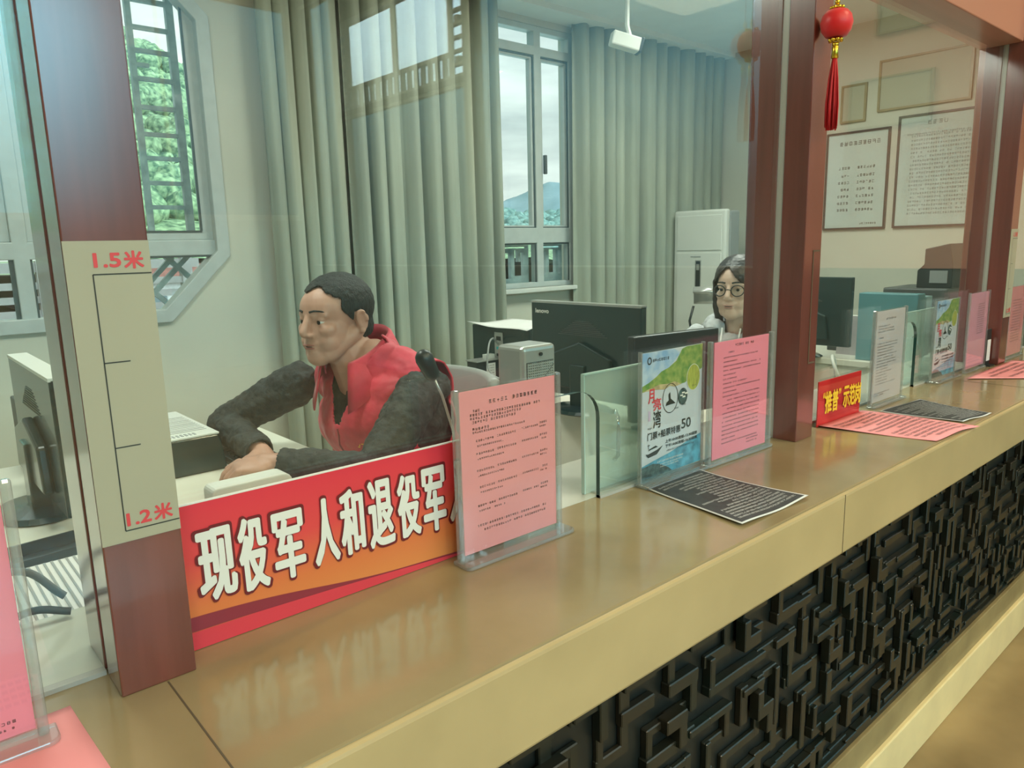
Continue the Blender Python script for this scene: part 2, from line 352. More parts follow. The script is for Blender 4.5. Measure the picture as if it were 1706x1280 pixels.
# window_1: the octagonal window behind the left column
def ngonband(mb, outer, t, y0, y1):
    c = Vector((sum(p[0] for p in outer)/len(outer), sum(p[1] for p in outer)/len(outer))); n = len(outer); inner = []
    for i in range(n):
        p = Vector(outer[i]); a = (p-Vector(outer[i-1])).normalized(); b = (Vector(outer[(i+1) % n])-p).normalized()
        na = Vector((-a.y, a.x)); nb = Vector((-b.y, b.x)); bis = (na+nb).normalized(); inner.append(p+bis*t/max(.3, bis.dot(na)))
    vs = [(p[0], y, p[1]) for y in (y0, y1) for p in list(outer)+[tuple(q) for q in inner]]
    fs = []
    for i in range(n):
        j = (i+1) % n
        fs += [(i, j, n+j, n+i), (2*n+i, 3*n+i, 3*n+j, 2*n+j), (i, 2*n+i, 2*n+j, j), (n+i, n+j, 3*n+j, 3*n+i)]
    mb.add(vs, fs); return [tuple(q) for q in inner]
f = MB(); inn = ngonband(f, w1, .055, 3.285, 3.36)
f.box(-.30, 1.22, 3.31, 3.37, 1.515, 1.580)
f.box(.44, .492, 3.31, 3.37, 1.26, 2.74); f.box(.27, .30, 3.31, 3.37, 1.26, 1.52); f.box(.56, .59, 3.31, 3.37, 1.26, 1.52)
w1o = struct(f.build('window_1', 'alu', bevel=.004))
f = MB()
for a, b in ((-.27, .44), (.492, 1.19)):
    f.box(a, a+.035, 3.325, 3.355, 1.58, 2.72); f.box(b-.05, b, 3.325, 3.355, 1.58, 2.72); f.box(a, b, 3.325, 3.355, 1.58, 1.618); f.box(a, b, 3.325, 3.355, 2.68, 2.72)
f.build('window_sash', 'alu', w1o, bevel=.004)
f = MB()
f.box(1.135, 1.143, 3.322, 3.328, 1.618, 2.68); f.box(.53, 1.14, 3.322, 3.328, 1.612, 1.62); f.box(.60, 1.17, 3.31, 3.32, 1.508, 1.516)
f.box(.425, .442, 3.318, 3.33, 1.28, 1.515); f.box(.492, .50, 3.318, 3.33, 1.28, 1.515)
f.box(.955, 1.165, 3.318, 3.326, 1.395, 1.403, rot=(0, -pi/4, 0))
f.build('window_gasket', 'alu_dark', w1o)
MB().prism([(p[0]*.99+.004, p[1]) for p in inn], .006, 'y', 3.337).build('pane', 'pane', w1o)
f = MB()
for a, b in ((.949, .971), (1.106, 1.136)): f.box(a, b, 3.395, 3.42, 1.60, 2.75)
zz = [2.64, 2.54, 2.434, 2.345, 2.236, 2.124, 2.017, 1.921, 1.82, 1.72]
for z in zz: f.box(.96, 1.12, 3.397, 3.418, z-.008, z+.008)
f.box(.97, 1.02, 3.397, 3.418, 2.282, 2.297); f.box(-.05, -.02, 3.395, 3.42, 1.6, 2.75); f.box(-.22, -.19, 3.395, 3.42, 1.6, 2.75)
for z in zz: f.box(-.2, -.04, 3.397, 3.418, z-.008, z+.008)
f.box(.88, .90, 3.395, 3.415, 1.25, 1.58, rot=(0, -pi/4, 0)); f.box(1.0, 1.02, 3.395, 3.415, 1.30, 1.56, rot=(0, pi/4, 0))
f.box(1.06, 1.08, 3.395, 3.415, 1.33, 1.56, rot=(0, -pi/4, 0)); f.box(.90, .92, 3.395, 3.415, 1.22, 1.56, rot=(0, pi/4, 0))
f.build('window_lattice', 'lattice', w1o)
# window_2: the tall window between the curtains
f = MB()
for a, b, c, d in ((2.45, 2.50, 1.27, 2.765), (3.395, 3.44, 1.27, 2.765), (2.45, 3.44, 1.27, 1.30), (2.45, 3.44, 2.735, 2.765), (2.45, 3.44, 2.605, 2.655), (2.45, 3.44, 1.535, 1.625), (3.112, 3.165, 1.27, 2.765), (2.74, 2.78, 1.27, 1.54)): f.box(a, b, 3.31, 3.37, c, d)
w2o = struct(f.build('window_2', 'alu', bevel=.004))
f = MB()
for a, b in ((2.50, 3.112), (3.165, 3.395)):
    f.box(a, a+.02, 3.325, 3.36, 1.625, 2.605); f.box(b-.022, b, 3.325, 3.36, 1.625, 2.605); f.box(a, b, 3.325, 3.36, 1.625, 1.64); f.box(a, b, 3.325, 3.36, 2.585, 2.605)
f.build('window_sash', 'alu', w2o, bevel=.003)
f = MB()
for a, b in ((2.50, 3.112), (3.165, 3.395)):
    f.box(a, b, 3.318, 3.324, 1.624, 1.631); f.box(a, b, 3.318, 3.324, 2.596, 2.604); f.box(a, b, 3.318, 3.324, 1.526, 1.535); f.box(b-.007, b, 3.318, 3.324, 1.30, 2.605)
f.build('window_gasket', 'alu_dark', w2o)
MB().box(3.17, 3.19, 3.29, 3.31, 1.94, 2.05).build('window_handle', 'darkgrey', w2o, bevel=.004)
MB().box(2.46, 3.43, 3.337, 3.343, 1.28, 2.75).build('pane', 'pane', w2o)
f = MB()
def hole_row(u0, u1, z0, z1, holes):
    us = sorted({u0, u1}|{h[0] for h in holes}|{h[1] for h in holes}); zs = sorted({z0, z1}|{h[2] for h in holes}|{h[3] for h in holes})
    for i in range(len(us)-1):
        for j in range(len(zs)-1):
            cu, cz = (us[i]+us[i+1])/2, (zs[j]+zs[j+1])/2
            if not any(h[0] < cu < h[1] and h[2] < cz < h[3] for h in holes): f.box(us[i], us[i+1], 3.39, 3.415, zs[j], zs[j+1])
hole_row(2.5, 3.11, 1.285, 1.525, [(2.56, 2.64, 1.33, 1.49), (2.69, 2.77, 1.345, 1.475), (2.81, 2.875, 1.335, 1.485), (2.90, 2.965, 1.325, 1.48), (2.995, 3.025, 1.34, 1.495), (3.025, 3.045, 1.34, 1.425), (3.045, 3.07, 1.34, 1.48), (2.5, 3.10, 1.505, 1.515)])
hole_row(3.165, 3.40, 1.285, 1.525, [(3.20, 3.26, 1.335, 1.485), (3.285, 3.345, 1.35, 1.495), (3.365, 3.39, 1.34, 1.49), (3.165, 3.395, 1.505, 1.515)])
f.build('window_lattice', 'lattice', w2o)
struct(MB().box(2.42, 3.47, 3.24, 3.31, 1.245, 1.27).build('trim_1', 'wplastic', bevel=.004))
struct(MB().box(1.35, 4.9, 3.12, 3.30, 2.80, 2.83).build('trim_2', 'ceil'))

# outside: ground, hill, mountain, houses, woods
struct(MB().box(-400, 900, 3.6, 1500, -3.0, -2.0).build('ground', 'meadow'))
def hill(name, x0, x1, y0, y1, fn, m, n=60):
    mb = MB(); vs = []; 
    for j in range(n+1):
        for i in range(n+1):
            x = x0+(x1-x0)*i/n; y = y0+(y1-y0)*j/n; vs.append((x, y, fn(x, y)))
    fs = [(j*(n+1)+i, j*(n+1)+i+1, (j+1)*(n+1)+i+1, (j+1)*(n+1)+i) for j in range(n) for i in range(n)]
    o = mb.add(vs, fs).build(name, m, smooth=True); return struct(o)
def bump(x, y, cx, cy, rx, ry, h): return h*math.exp(-((x-cx)/rx)**2-((y-cy)/ry)**2)
from mathutils import noise as NZ
def nz(x, y, s): return NZ.noise(Vector((x/s, y/s, .3)))
hf = lambda x, y: -2.3+bump(x, y, 14, 122, 44, 52, 36)+bump(x, y, -45, 120, 40, 50, 30)+1.2*nz(x, y, 9)
hill('hillside', -110, 120, 42, 200, hf, 'leaf1')
mf = lambda x, y: -3+bump(x, y, 384, 378, 36, 60, 33)+bump(x, y, 455, 345, 60, 60, 20)+bump(x, y, 335, 402, 55, 50, 27)+3.2*nz(x, y, 22)+1.4*nz(x, y, 8)
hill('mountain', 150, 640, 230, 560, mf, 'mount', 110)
def woods(name, m, spots, label):
    mb = MB()
    for (x, y, z, r) in spots: mb.ell((x, y, z), (r*random.uniform(.8, 1.2), r*random.uniform(.8, 1.2), r*random.uniform(.8, 1.2)), 8, (random.random(), random.random(), 0))
    me = bpy.data.meshes.new(name); me.from_pydata(mb.v, [], mb.f); me.update(); o = link(name, me, m, smooth=True)
    d = o.modifiers.new('crown', 'DISPLACE'); t = bpy.data.textures.new(name, 'CLOUDS'); t.noise_scale = .9 if m == 'leaf1' else 1.6; d.texture = t; d.strength = 1.0 if m == 'leaf1' else 1.2; d.texture_coords = 'GLOBAL'
    return tag(o, label, 'woods', kind='stuff')
rn = random.Random(3); sp = []
for i in range(2200):
    x = rn.uniform(-30, 72); y = rn.uniform(48, 124); r = rn.uniform(.7, 1.6)
    if x < y*.58: sp.append((x, y, hf(x, y)+r*.3, r))
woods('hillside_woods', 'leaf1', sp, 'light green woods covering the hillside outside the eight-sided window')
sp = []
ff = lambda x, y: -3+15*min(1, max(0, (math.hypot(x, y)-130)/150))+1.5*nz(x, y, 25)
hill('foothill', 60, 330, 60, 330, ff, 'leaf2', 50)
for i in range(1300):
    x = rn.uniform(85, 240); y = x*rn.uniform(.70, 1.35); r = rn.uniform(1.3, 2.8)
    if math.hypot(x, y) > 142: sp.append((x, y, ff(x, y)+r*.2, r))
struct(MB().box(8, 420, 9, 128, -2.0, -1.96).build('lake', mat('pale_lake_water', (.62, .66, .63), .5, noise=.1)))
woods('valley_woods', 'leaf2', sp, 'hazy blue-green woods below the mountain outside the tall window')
def conifer(x, y, h, label):
    t = thing('conifer', label, 'tree', (x, y, hf(x, y)-.5), 0, 'conifers on the hill skyline')
    MB().tube([(0, 0, 0), (0, 0, h*.9)], .16, 6, .04).build('trunk', 'leaf3', t)
    mb = MB()
    for k in range(9):
        z = h*(.18+.8*k/9); r = h*.2*(1-k/9.6); q = rn.uniform(0, 2)
        for j in range(8):
            a = q+j*pi/4; e = (cos(a)*r*rn.uniform(.7, 1.1), sin(a)*r, z-r*.35)
            mb.cap((0, 0, z), e, .16*h/8, .10*h/8, 6)
    mb.build('foliage', 'leaf3', t, smooth=True)
for x, y, h, l in ((36.0, 121, 6.5, 'dark conifer on the skyline, highest of those seen through the eight-sided window'), (38.6, 121, 5.0, 'dark conifer on the skyline just downhill of the highest one'), (41.0, 121, 4.5, 'short dark conifer on the skyline, lowest on the slope')): conifer(x, y, h, l)
def house(x, y, w, d, h, rz, label, roofh=1.0):
    t = thing('house', label, 'building', (x, y, -2.0), rz)
    MB().box(-w/2, w/2, -d/2, d/2, 0, h).build('wall', 'ghouse', t)
    MB().prism([(-w/2-.3, h), (w/2+.3, h), (w/2-.6, h+roofh), (-w/2+.6, h+roofh)], d+.6, 'y', -d/2-.3).build('roof', 'roof', t)
    n = max(2, int(w/1.6))
    for k in range(n):
        xx = -w/2+(k+.5)*w/n; wd = MB().box(xx-.4, xx+.4, -d/2-.04, -d/2+.02, h*.35, h*.8).build('window', 'alu_dark', t)
house(11.2, 38, 3.6, 4, 2.3, -.1, 'low house with red roof seen in the lower corner of the eight-sided window', .8)
house(17.4, 41, 4.0, 4, 2.1, -.1, 'low house with red roof, right-hand one below the green hill', .8)
struct(MB().box(-30, 60, 14, 24, -2.0, -1.97).build('road', 'road'))
struct(MB().box(-8, 2.2, 3.45, 6.5, -2.0, .2).build('terrace', 'road'))
t = thing('terrace_railing', 'pale railing on the terrace outside the left window', 'railing', (-2.0, 6.3, .2))
for z, h in ((.75, .08), (.90, .05), (1.0, .05), (1.10, .05), (1.22, .07)): MB().box(-4, 4.1, -.03, .03, z, z+h).build('rail', 'ghouse', t)
for k in range(9): MB().box(-4+k*1.0-.04, -4+k*1.0+.04, -.04, .04, 0, 1.3).build('post', 'ghouse', t)

# ------------------------------------------------------------------ added lamps, out of view, brightening both rooms from invented ceiling fittings
def fill_light(x, y, z, w, d, power, col, label, group, warm):
    t = thing('fill_light', label, 'lamp', (x, y, z), 0, group)
    f = MB()
    for a, b, c, e in ((-w/2-.02, w/2+.02, -d/2-.02, -d/2), (-w/2-.02, w/2+.02, d/2, d/2+.02), (-w/2-.02, -w/2, -d/2, d/2), (w/2, w/2+.02, -d/2, d/2)): f.box(a, b, c, e, -.03, 0)
    f.build('frame', 'wplastic', t)
    MB().box(-w/2, w/2, -d/2, d/2, -.012, -.004).build('diffuser', emis('fill_diffuser', col, 2.2), t)
    l = bpy.data.lights.new('lamp', 'AREA'); l.shape = 'RECTANGLE'; l.size = w; l.size_y = d; l.energy = power; l.color = col
    o = bpy.data.objects.new('lamp', l); COL.objects.link(o); o.parent = t; o.location = (0, 0, -.035)
    return t
for i, (x, lab) in enumerate(((.3, 'added square fill light, out of view, over the left desk in the staff room'), (2.2, 'added square fill light, out of view, over the middle desk in the staff room'), (3.5, 'added square fill light, out of view, over the right desk in the staff room'))):
    fill_light(x, 2.0, 2.83, .6, .6, STAFF_W*(1, 1, 1.15)[i], STAFF_C, lab, 'added staff room fill lights', 0)
k = 0
for x, nx in ((-2.5, 'left'), (.5, 'middle'), (3.4, 'right')):
    for y, ny, kw in ((-1.6, 'near', .12), (-4.8, 'far', 1.0)):
        fill_light(x, y, 5.0, 1.2, 1.2, LOBBY_W*(.5 if nx == 'right' and kw < 1 else kw), LOBBY_C, '%s row %s warm lobby ceiling light' % (ny, nx), 'added lobby fill lights', 1)
# ================================================================== THE COUNTER
t = thing('service_counter', 'long beige stone service counter with dark carved front', 'counter', (0, .9, 0))
def loc(mb, o):                                # world coordinates -> local to thing o
    p = o.location; mb.v = [(v[0]-p.x, v[1]-p.y, v[2]-p.z) for v in mb.v]; return mb
XA, XB = -2.49, 4.89
loc(MB().box(XA, XB, .668, 1.235, ZT-.045, ZT), t).build('countertop', 'stone', t, bevel=.004)
loc(MB().box(XA, XB, 1.017, 1.234, ZT-.002, ZT+.0008), t).build('sheen_strip', 'sheenstone', t)  # pale strip: the window's reflection on the stone, put into its colour
loc(MB().box(XA, XB, .660, .700, .851, ZT-.003), t).build('front_edge', 'stone_lit', t, bevel=.006)
for x in (.2215, 3.0): loc(MB().box(x-.0011, x+.0011, .664, .93, ZT-.002, ZT+.0004), t).build('stone_seam', 'joint', t)
for x in (1.50, 3.3): loc(MB().box(x-.0006, x+.0006, .6592, .66, .853, ZT-.004), t).build('stone_seam', 'joint', t)
loc(MB().box(XA, XB, .742, .76, .225, .86), t).build('backing_panel', 'fretback', t)
loc(MB().box(XA, XB, .76, 1.22, .0, .945), t).build('cabinet', 'desk', t)
loc(MB().box(XA, XB, .712, .76, .14, .228), t).build('plinth', 'plinth', t, bevel=.003)
loc(MB().box(XA, XB, .700, .76, .0, .142), t).build('skirting', 'base', t, bevel=.004)
# carved fretwork: a maze of stepped bars, cut as one carved panel with heavier raised keys
rf = random.Random(11); fm = MB()
P = .062; NX = int((4.85-.5)/P); NZ_ = 10; z0 = .232
def node(i, j): return (.5+i*P, z0+.012+j*(.862-z0-.024)/NZ_)
st = [(0, 0)]; seen = {(0, 0)}; edges = []
while st:
    i, j = st[-1]; nb = [(i+a, j+b) for a, b in ((1, 0), (-1, 0), (0, 1), (0, -1)) if 0 <= i+a <= NX and 0 <= j+b <= NZ_ and (i+a, j+b) not in seen]
    if not nb: st.pop(); continue
    q = rf.choice(nb); seen.add(q); edges.append(((i, j), q)); st.append(q)
for a, b in edges:
    (x0, za), (x1, zb) = node(*a), node(*b); w = rf.choice((.008, .010, .013)); dy = rf.choice((.010, .015, .020))
    fm.box(min(x0, x1)-w, max(x0, x1)+w, .742-dy, .742, min(za, zb)-w, max(za, zb)+w)
for i in range(2, NX, 5):
    for j in range(1, NZ_, 3):
        x, z = node(i+rf.randint(0, 2), j+rf.randint(0, 1))
        fm.box(x-.03, x+.03, .712, .735, z-.014, z+.014)
        if rf.random() < .6: fm.box(x+.008, x+.03, .712, .735, z-.06, z)
        if rf.random() < .5: fm.box(x-.03, x-.01, .712, .735, z, z+.05)
fm.box(.45, 4.88, .722, .742, .228, .244); fm.box(.45, 4.88, .722, .742, .838, .851)
loc(fm, t).build('carved_fretwork', 'fret', t, bevel=.002, seg=1)

# header beam over the glass and the posts
for k, (a, b) in enumerate(((-2.6, .168), (.2585, 1.799), (1.8895, 3.447), (3.5375, 4.98))): struct(MB().box(a, b, .950, 1.10, 2.235, 2.62).build('trim_%d' % (3+k), 'darkred', bevel=.004))
def column(x, label):
    t = thing('column', label, 'column', (x, .932, ZT), 0, 'red-brown columns along the counter')
    w = .0885
    MB().box(0, w, 0, .066, 0, 1.629).build('front_post', 'lacquer', t, bevel=.002)
    MB().box(0, w, .084, .168, 0, 1.629).build('rear_post', 'lacquer', t, bevel=.002)
    MB().box(.003, w-.003, .064, .086, 0, 1.629).build('glass_channel', 'channel', t)
    return t
c1 = column(.169, 'left column, red-brown, with the full cream height chart')
c2 = column(1.800, 'middle column, red-brown, beside the hanging red lantern')
c3 = column(3.448, 'right column, red-brown, half seen at the edge of the picture')
g = MB()
for a, b, c, d in ((.045, .049, .205, .5), (.045, .08, .205, .2085), (.045, .08, .497, .5)): g.box(a, b, -.0012, .0004, c, d)
g.build('inlaid_groove', 'joint', c2)
def chart(x, label):
    t = thing('height_chart', label, 'height chart', (x, .9305, 1.185), 0, 'height charts on the columns')
    MB().box(.0003, .088, -.0008, .0008, 0, .352).build('board', 'cream', t)
    l = MB(); y = -.0013; b = .0007
    l.rect(.0265-b, .0265+b, .0135, .315, y); l.rect(.0265, .0875, .315-b, .315+b, y); l.rect(.0265, .0875, .0135-b, .0135+b, y)
    l.rect(.0265, .054, .115-b, .115+b, y); l.rect(.0265, .054, .215-b, .215+b, y)
    l.build('scale_line', 'ink', t, flat=True)
    s = MB(); text(s, '1.5', .029, .056, .323, .338, y, .0007); text(s, '米', .060, .080, .321, .340, y, .0007); s.build('number', 'redink', t, flat=True)
    s = MB(); text(s, '1.2', .0295, .0555, .019, .034, y, .0007); text(s, '米', .060, .080, .018, .037, y, .0007); s.build('number', 'redink', t, flat=True)
chart(.169, 'cream height chart with red figures on the left column')
chart(3.448, 'cream height chart on the far right column, mostly hidden behind its edge')

# glass panes with the arched pass-through opening
def glass_screen(x0, x1, ox0, ox1, label, top=2.24):
    t = thing('glass_screen', label, 'glass', ((x0+x1)/2, YG, ZT), 0, 'panes of the counter screen')
    cx = t.location.x; bm = bmesh.new()
    pts = [(x0, ZT)]
    if ox0 is not None:
        r = .062; h = 1.228
        pts += [(ox0, ZT)]+[(ox0+r-r*cos(a), h-r+r*sin(a)) for a in [k*pi/16 for k in range(9)]]
        pts += [(ox1-r+r*sin(a), h-r+r*cos(a)) for a in [k*pi/16 for k in range(9)]]+[(ox1, ZT)]
    pts += [(x1, ZT), (x1, top), (x0, top)]
    vv = [bm.verts.new((p[0]-cx, 0, p[1]-ZT)) for p in pts]
    es = [bm.edges.new((vv[i], vv[(i+1) % len(vv)])) for i in range(len(vv))]
    bmesh.ops.triangle_fill(bm, use_beauty=True, edges=es)
    for nm, yy in (('front_face', -.005), ('rear_face', .005)):
        b2 = bm.copy(); bmesh.ops.translate(b2, vec=(0, yy, 0), verts=b2.verts)
        me = bpy.data.meshes.new(nm); b2.to_mesh(me); b2.free(); link(nm, me, 'glass', t)
    bm.free()
    e = MB(); n = len(pts); lim = 20 if ox0 is not None else 0
    for i in range(0, lim):
        a, b = pts[i+0], pts[i+1]
        if i == 0: continue
        e.quad((a[0]-cx, -.005, a[1]-ZT), (b[0]-cx, -.005, b[1]-ZT), (b[0]-cx, .005, b[1]-ZT), (a[0]-cx, .005, a[1]-ZT))
    if lim: e.build('opening_edge', 'glass_edge', t)
    MB().box(x0-cx, (ox0 if ox0 is not None else x1)-cx, -.007, .007, 0, .006).build('bottom_seal', 'channel', t)
    if ox0 is not None: MB().box(ox1-cx, x1-cx, -.007, .007, 0, .006).build('bottom_seal', 'channel', t)
glass_screen(-2.59, .168, -.86, -.53, 'glass screen pane left of the left column')
glass_screen(.2585, 1.799, .79, 1.112, 'large glass screen pane in front of the seated man in red')
glass_screen(1.8895, 3.447, 2.44, 2.772, 'glass screen pane right of the middle column')
glass_screen(3.5375, 4.98, 4.08, 4.40, 'glass screen pane right of the right column')
def plate(x, label):
    t = thing('glass_plate', label, 'glass', (x, 1.045, ZT), 0, 'loose closing plates behind the openings')
    MB().box(0, .30, -.004, .004, .002, .262).build('plate', 'plateglass', t)
    MB().box(-.001, .0025, -.0045, .0045, .002, .262).build('side_edge', 'glass_edge_light', t)
    MB().box(0, .30, -.0045, .0045, .2605, .2635).build('top_edge', 'glass_edge_light', t)
    MB().box(.02, .28, -.015, .02, 0, .004).build('foot', 'acry_edge', t)
    MB().tube([(.095, -.006, .06), (.088, -.022, .075), (.084, -.026, .10), (.084, -.026, .135), (.088, -.022, .158), (.095, -.006, .172)], .0045, 8).build('handle', 'acry_edge', t, smooth=True)
plate(1.105, 'greenish glass plate standing behind the counter poster, beside the arched opening')
plate(2.74, 'greenish glass plate behind the right-hand poster stand')

# ================================================================== SIGNS AND PAPERS
def holder(x, y, w, h, paper, label, cat='sign holder', group=None, rz=0, pw=None, title=None, rows=None, rnd=1, base=.035, lift=.014, name='sign_holder', tubes=True):
    t = thing(name, label, cat, (x, y, ZT), rz, group); rr = random.Random(rnd)
    MB().box(.004, w-.004, -.004, -.0025, .004, h).build('front_sheet', 'acry', t)
    MB().box(.004, w-.004, .0025, .004, .004, h).build('rear_sheet', 'acry', t)
    if tubes:
        for a, b in ((0, .011), (w-.011, w)): MB().box(a, b, -.006, .006, .003, h+.002).build('side_strip', 'acry_edge', t, bevel=.003)
    else:
        for a, b in ((0, .004), (w-.004, w)): MB().box(a, b, -.005, .005, .003, h+.002).build('side_strip', 'acry_edge', t)
    f = MB(); n = 8; q = base; pts = [(-.004, q*.3), (-.004, -q+.012)]+[(.008-.012*cos(a*pi/8), -q+.012-.012*sin(a*pi/8)) for a in range(1, 4)]+[(w-.004+.012*sin(a*pi/8), -q+.012-.012*cos(a*pi/8)) for a in range(0, 5)]+[(w+.008, q*.3)]
    f.prism(pts, .007, 'z', 0.0005); f.build('foot', 'acry_edge', t, bevel=.002)
    pw = pw or w-.024; x0 = (w-pw)/2
    p = MB().box(x0, x0+pw, -.001, .001, lift, h-.003).build('paper', paper, t)
    if rows:
        m = MB()
        for (a, b, zf, hh) in rows: marks(m, x0+a*pw, x0+b*pw, lift+(h-.003-lift)*zf, hh, -.0016, rnd=rr, dense=.95)
        m.build('printed_text', 'ink', p, flat=True)
    return t
rowsA = [(.29, .80, .905, .0070), (.10, .22, .868, .0046), (.10, .84, .845, .0046), (.10, .62, .822, .0046), (.12, .56, .799, .0046), (.12, .30, .757, .0050), (.12, .66, .738, .0038)]
for k, z in enumerate((.685, .605, .50, .395, .28)):
    rowsA += [(.15, .34, z, .0040), (.36, .56, z+.004, .0040), (.62, .80, z+.012, .0036), (.82, .92, z+.022, .0040), (.82, .90, z-.002, .0034), (.16, .44, z-.032, .0034)]
rowsA += [(.14, .88, .155, .0042), (.18, .88, .122, .0042)]
holder(.693, .945, .243, .300, 'pink', 'pink printed notice in a clear acrylic holder, overlapping the end of the red banner', group='pink notice holders', rows=rowsA, rnd=3)
rowsB = [(.36, .72, .945, .0060), (.24, .36, .895, .0042)]
z = .855
rb = random.Random(5)
while z > .10:
    a = rb.choice((.16, .16, .16, .24)); rowsB.append((a, rb.choice((.86, .86, .84, .42, .6)), z, .0036)); z -= .037
rowsB += [(.6, .86, .09, .0036), (.62, .84, .06, .0036)]
holder(1.447, .968, .275, .300, 'pink2', 'pink printed notice in an acrylic holder leaning beside the middle column', group='pink notice holders', rz=-.01, rows=rowsB, rnd=8, pw=.235, base=.012)
holder(-.185, .918, .275, .300, 'pink2', 'pink notice in an acrylic holder at the far left edge of the picture', group='pink notice holders', rz=-.01, rows=[(.70, .95, .055, .004), (.72, .93, .03, .003)], rnd=9, base=.03)
holder(3.155, .966, .225, .31, 'pink3', 'lilac-pink notice in a holder just left of the right column', group='pink notice holders', rows=[(.45, .8, k*.03+.45, .004) for k in range(14)], rnd=12, base=.012, pw=.213, tubes=False)
holder(3.60, .955, .235, .31, 'pink', 'salmon-pink notice cut off by the right edge of the picture', group='pink notice holders', rows=[(.2, .8, k*.04+.2, .004) for k in range(16)], rnd=13, base=.012)
rowsC = [(.3, .68, .90, .006), (.1, .5, .83, .004), (.1, .62, .80, .004), (.1, .66, .77, .004), (.14, .3, .70, .005)]+[(.1, rb.choice((.66, .78, .5)), .64-.032*k, .0036) for k in range(15)]+[(.08, .62, .09, .004), (.08, .4, .065, .004)]
holder(2.318, .965, .243, .305, 'greypaper', 'pale lilac printed notice in an acrylic holder in the right-hand bay', cat='sign holder', rows=rowsC, rnd=15, base=.02)

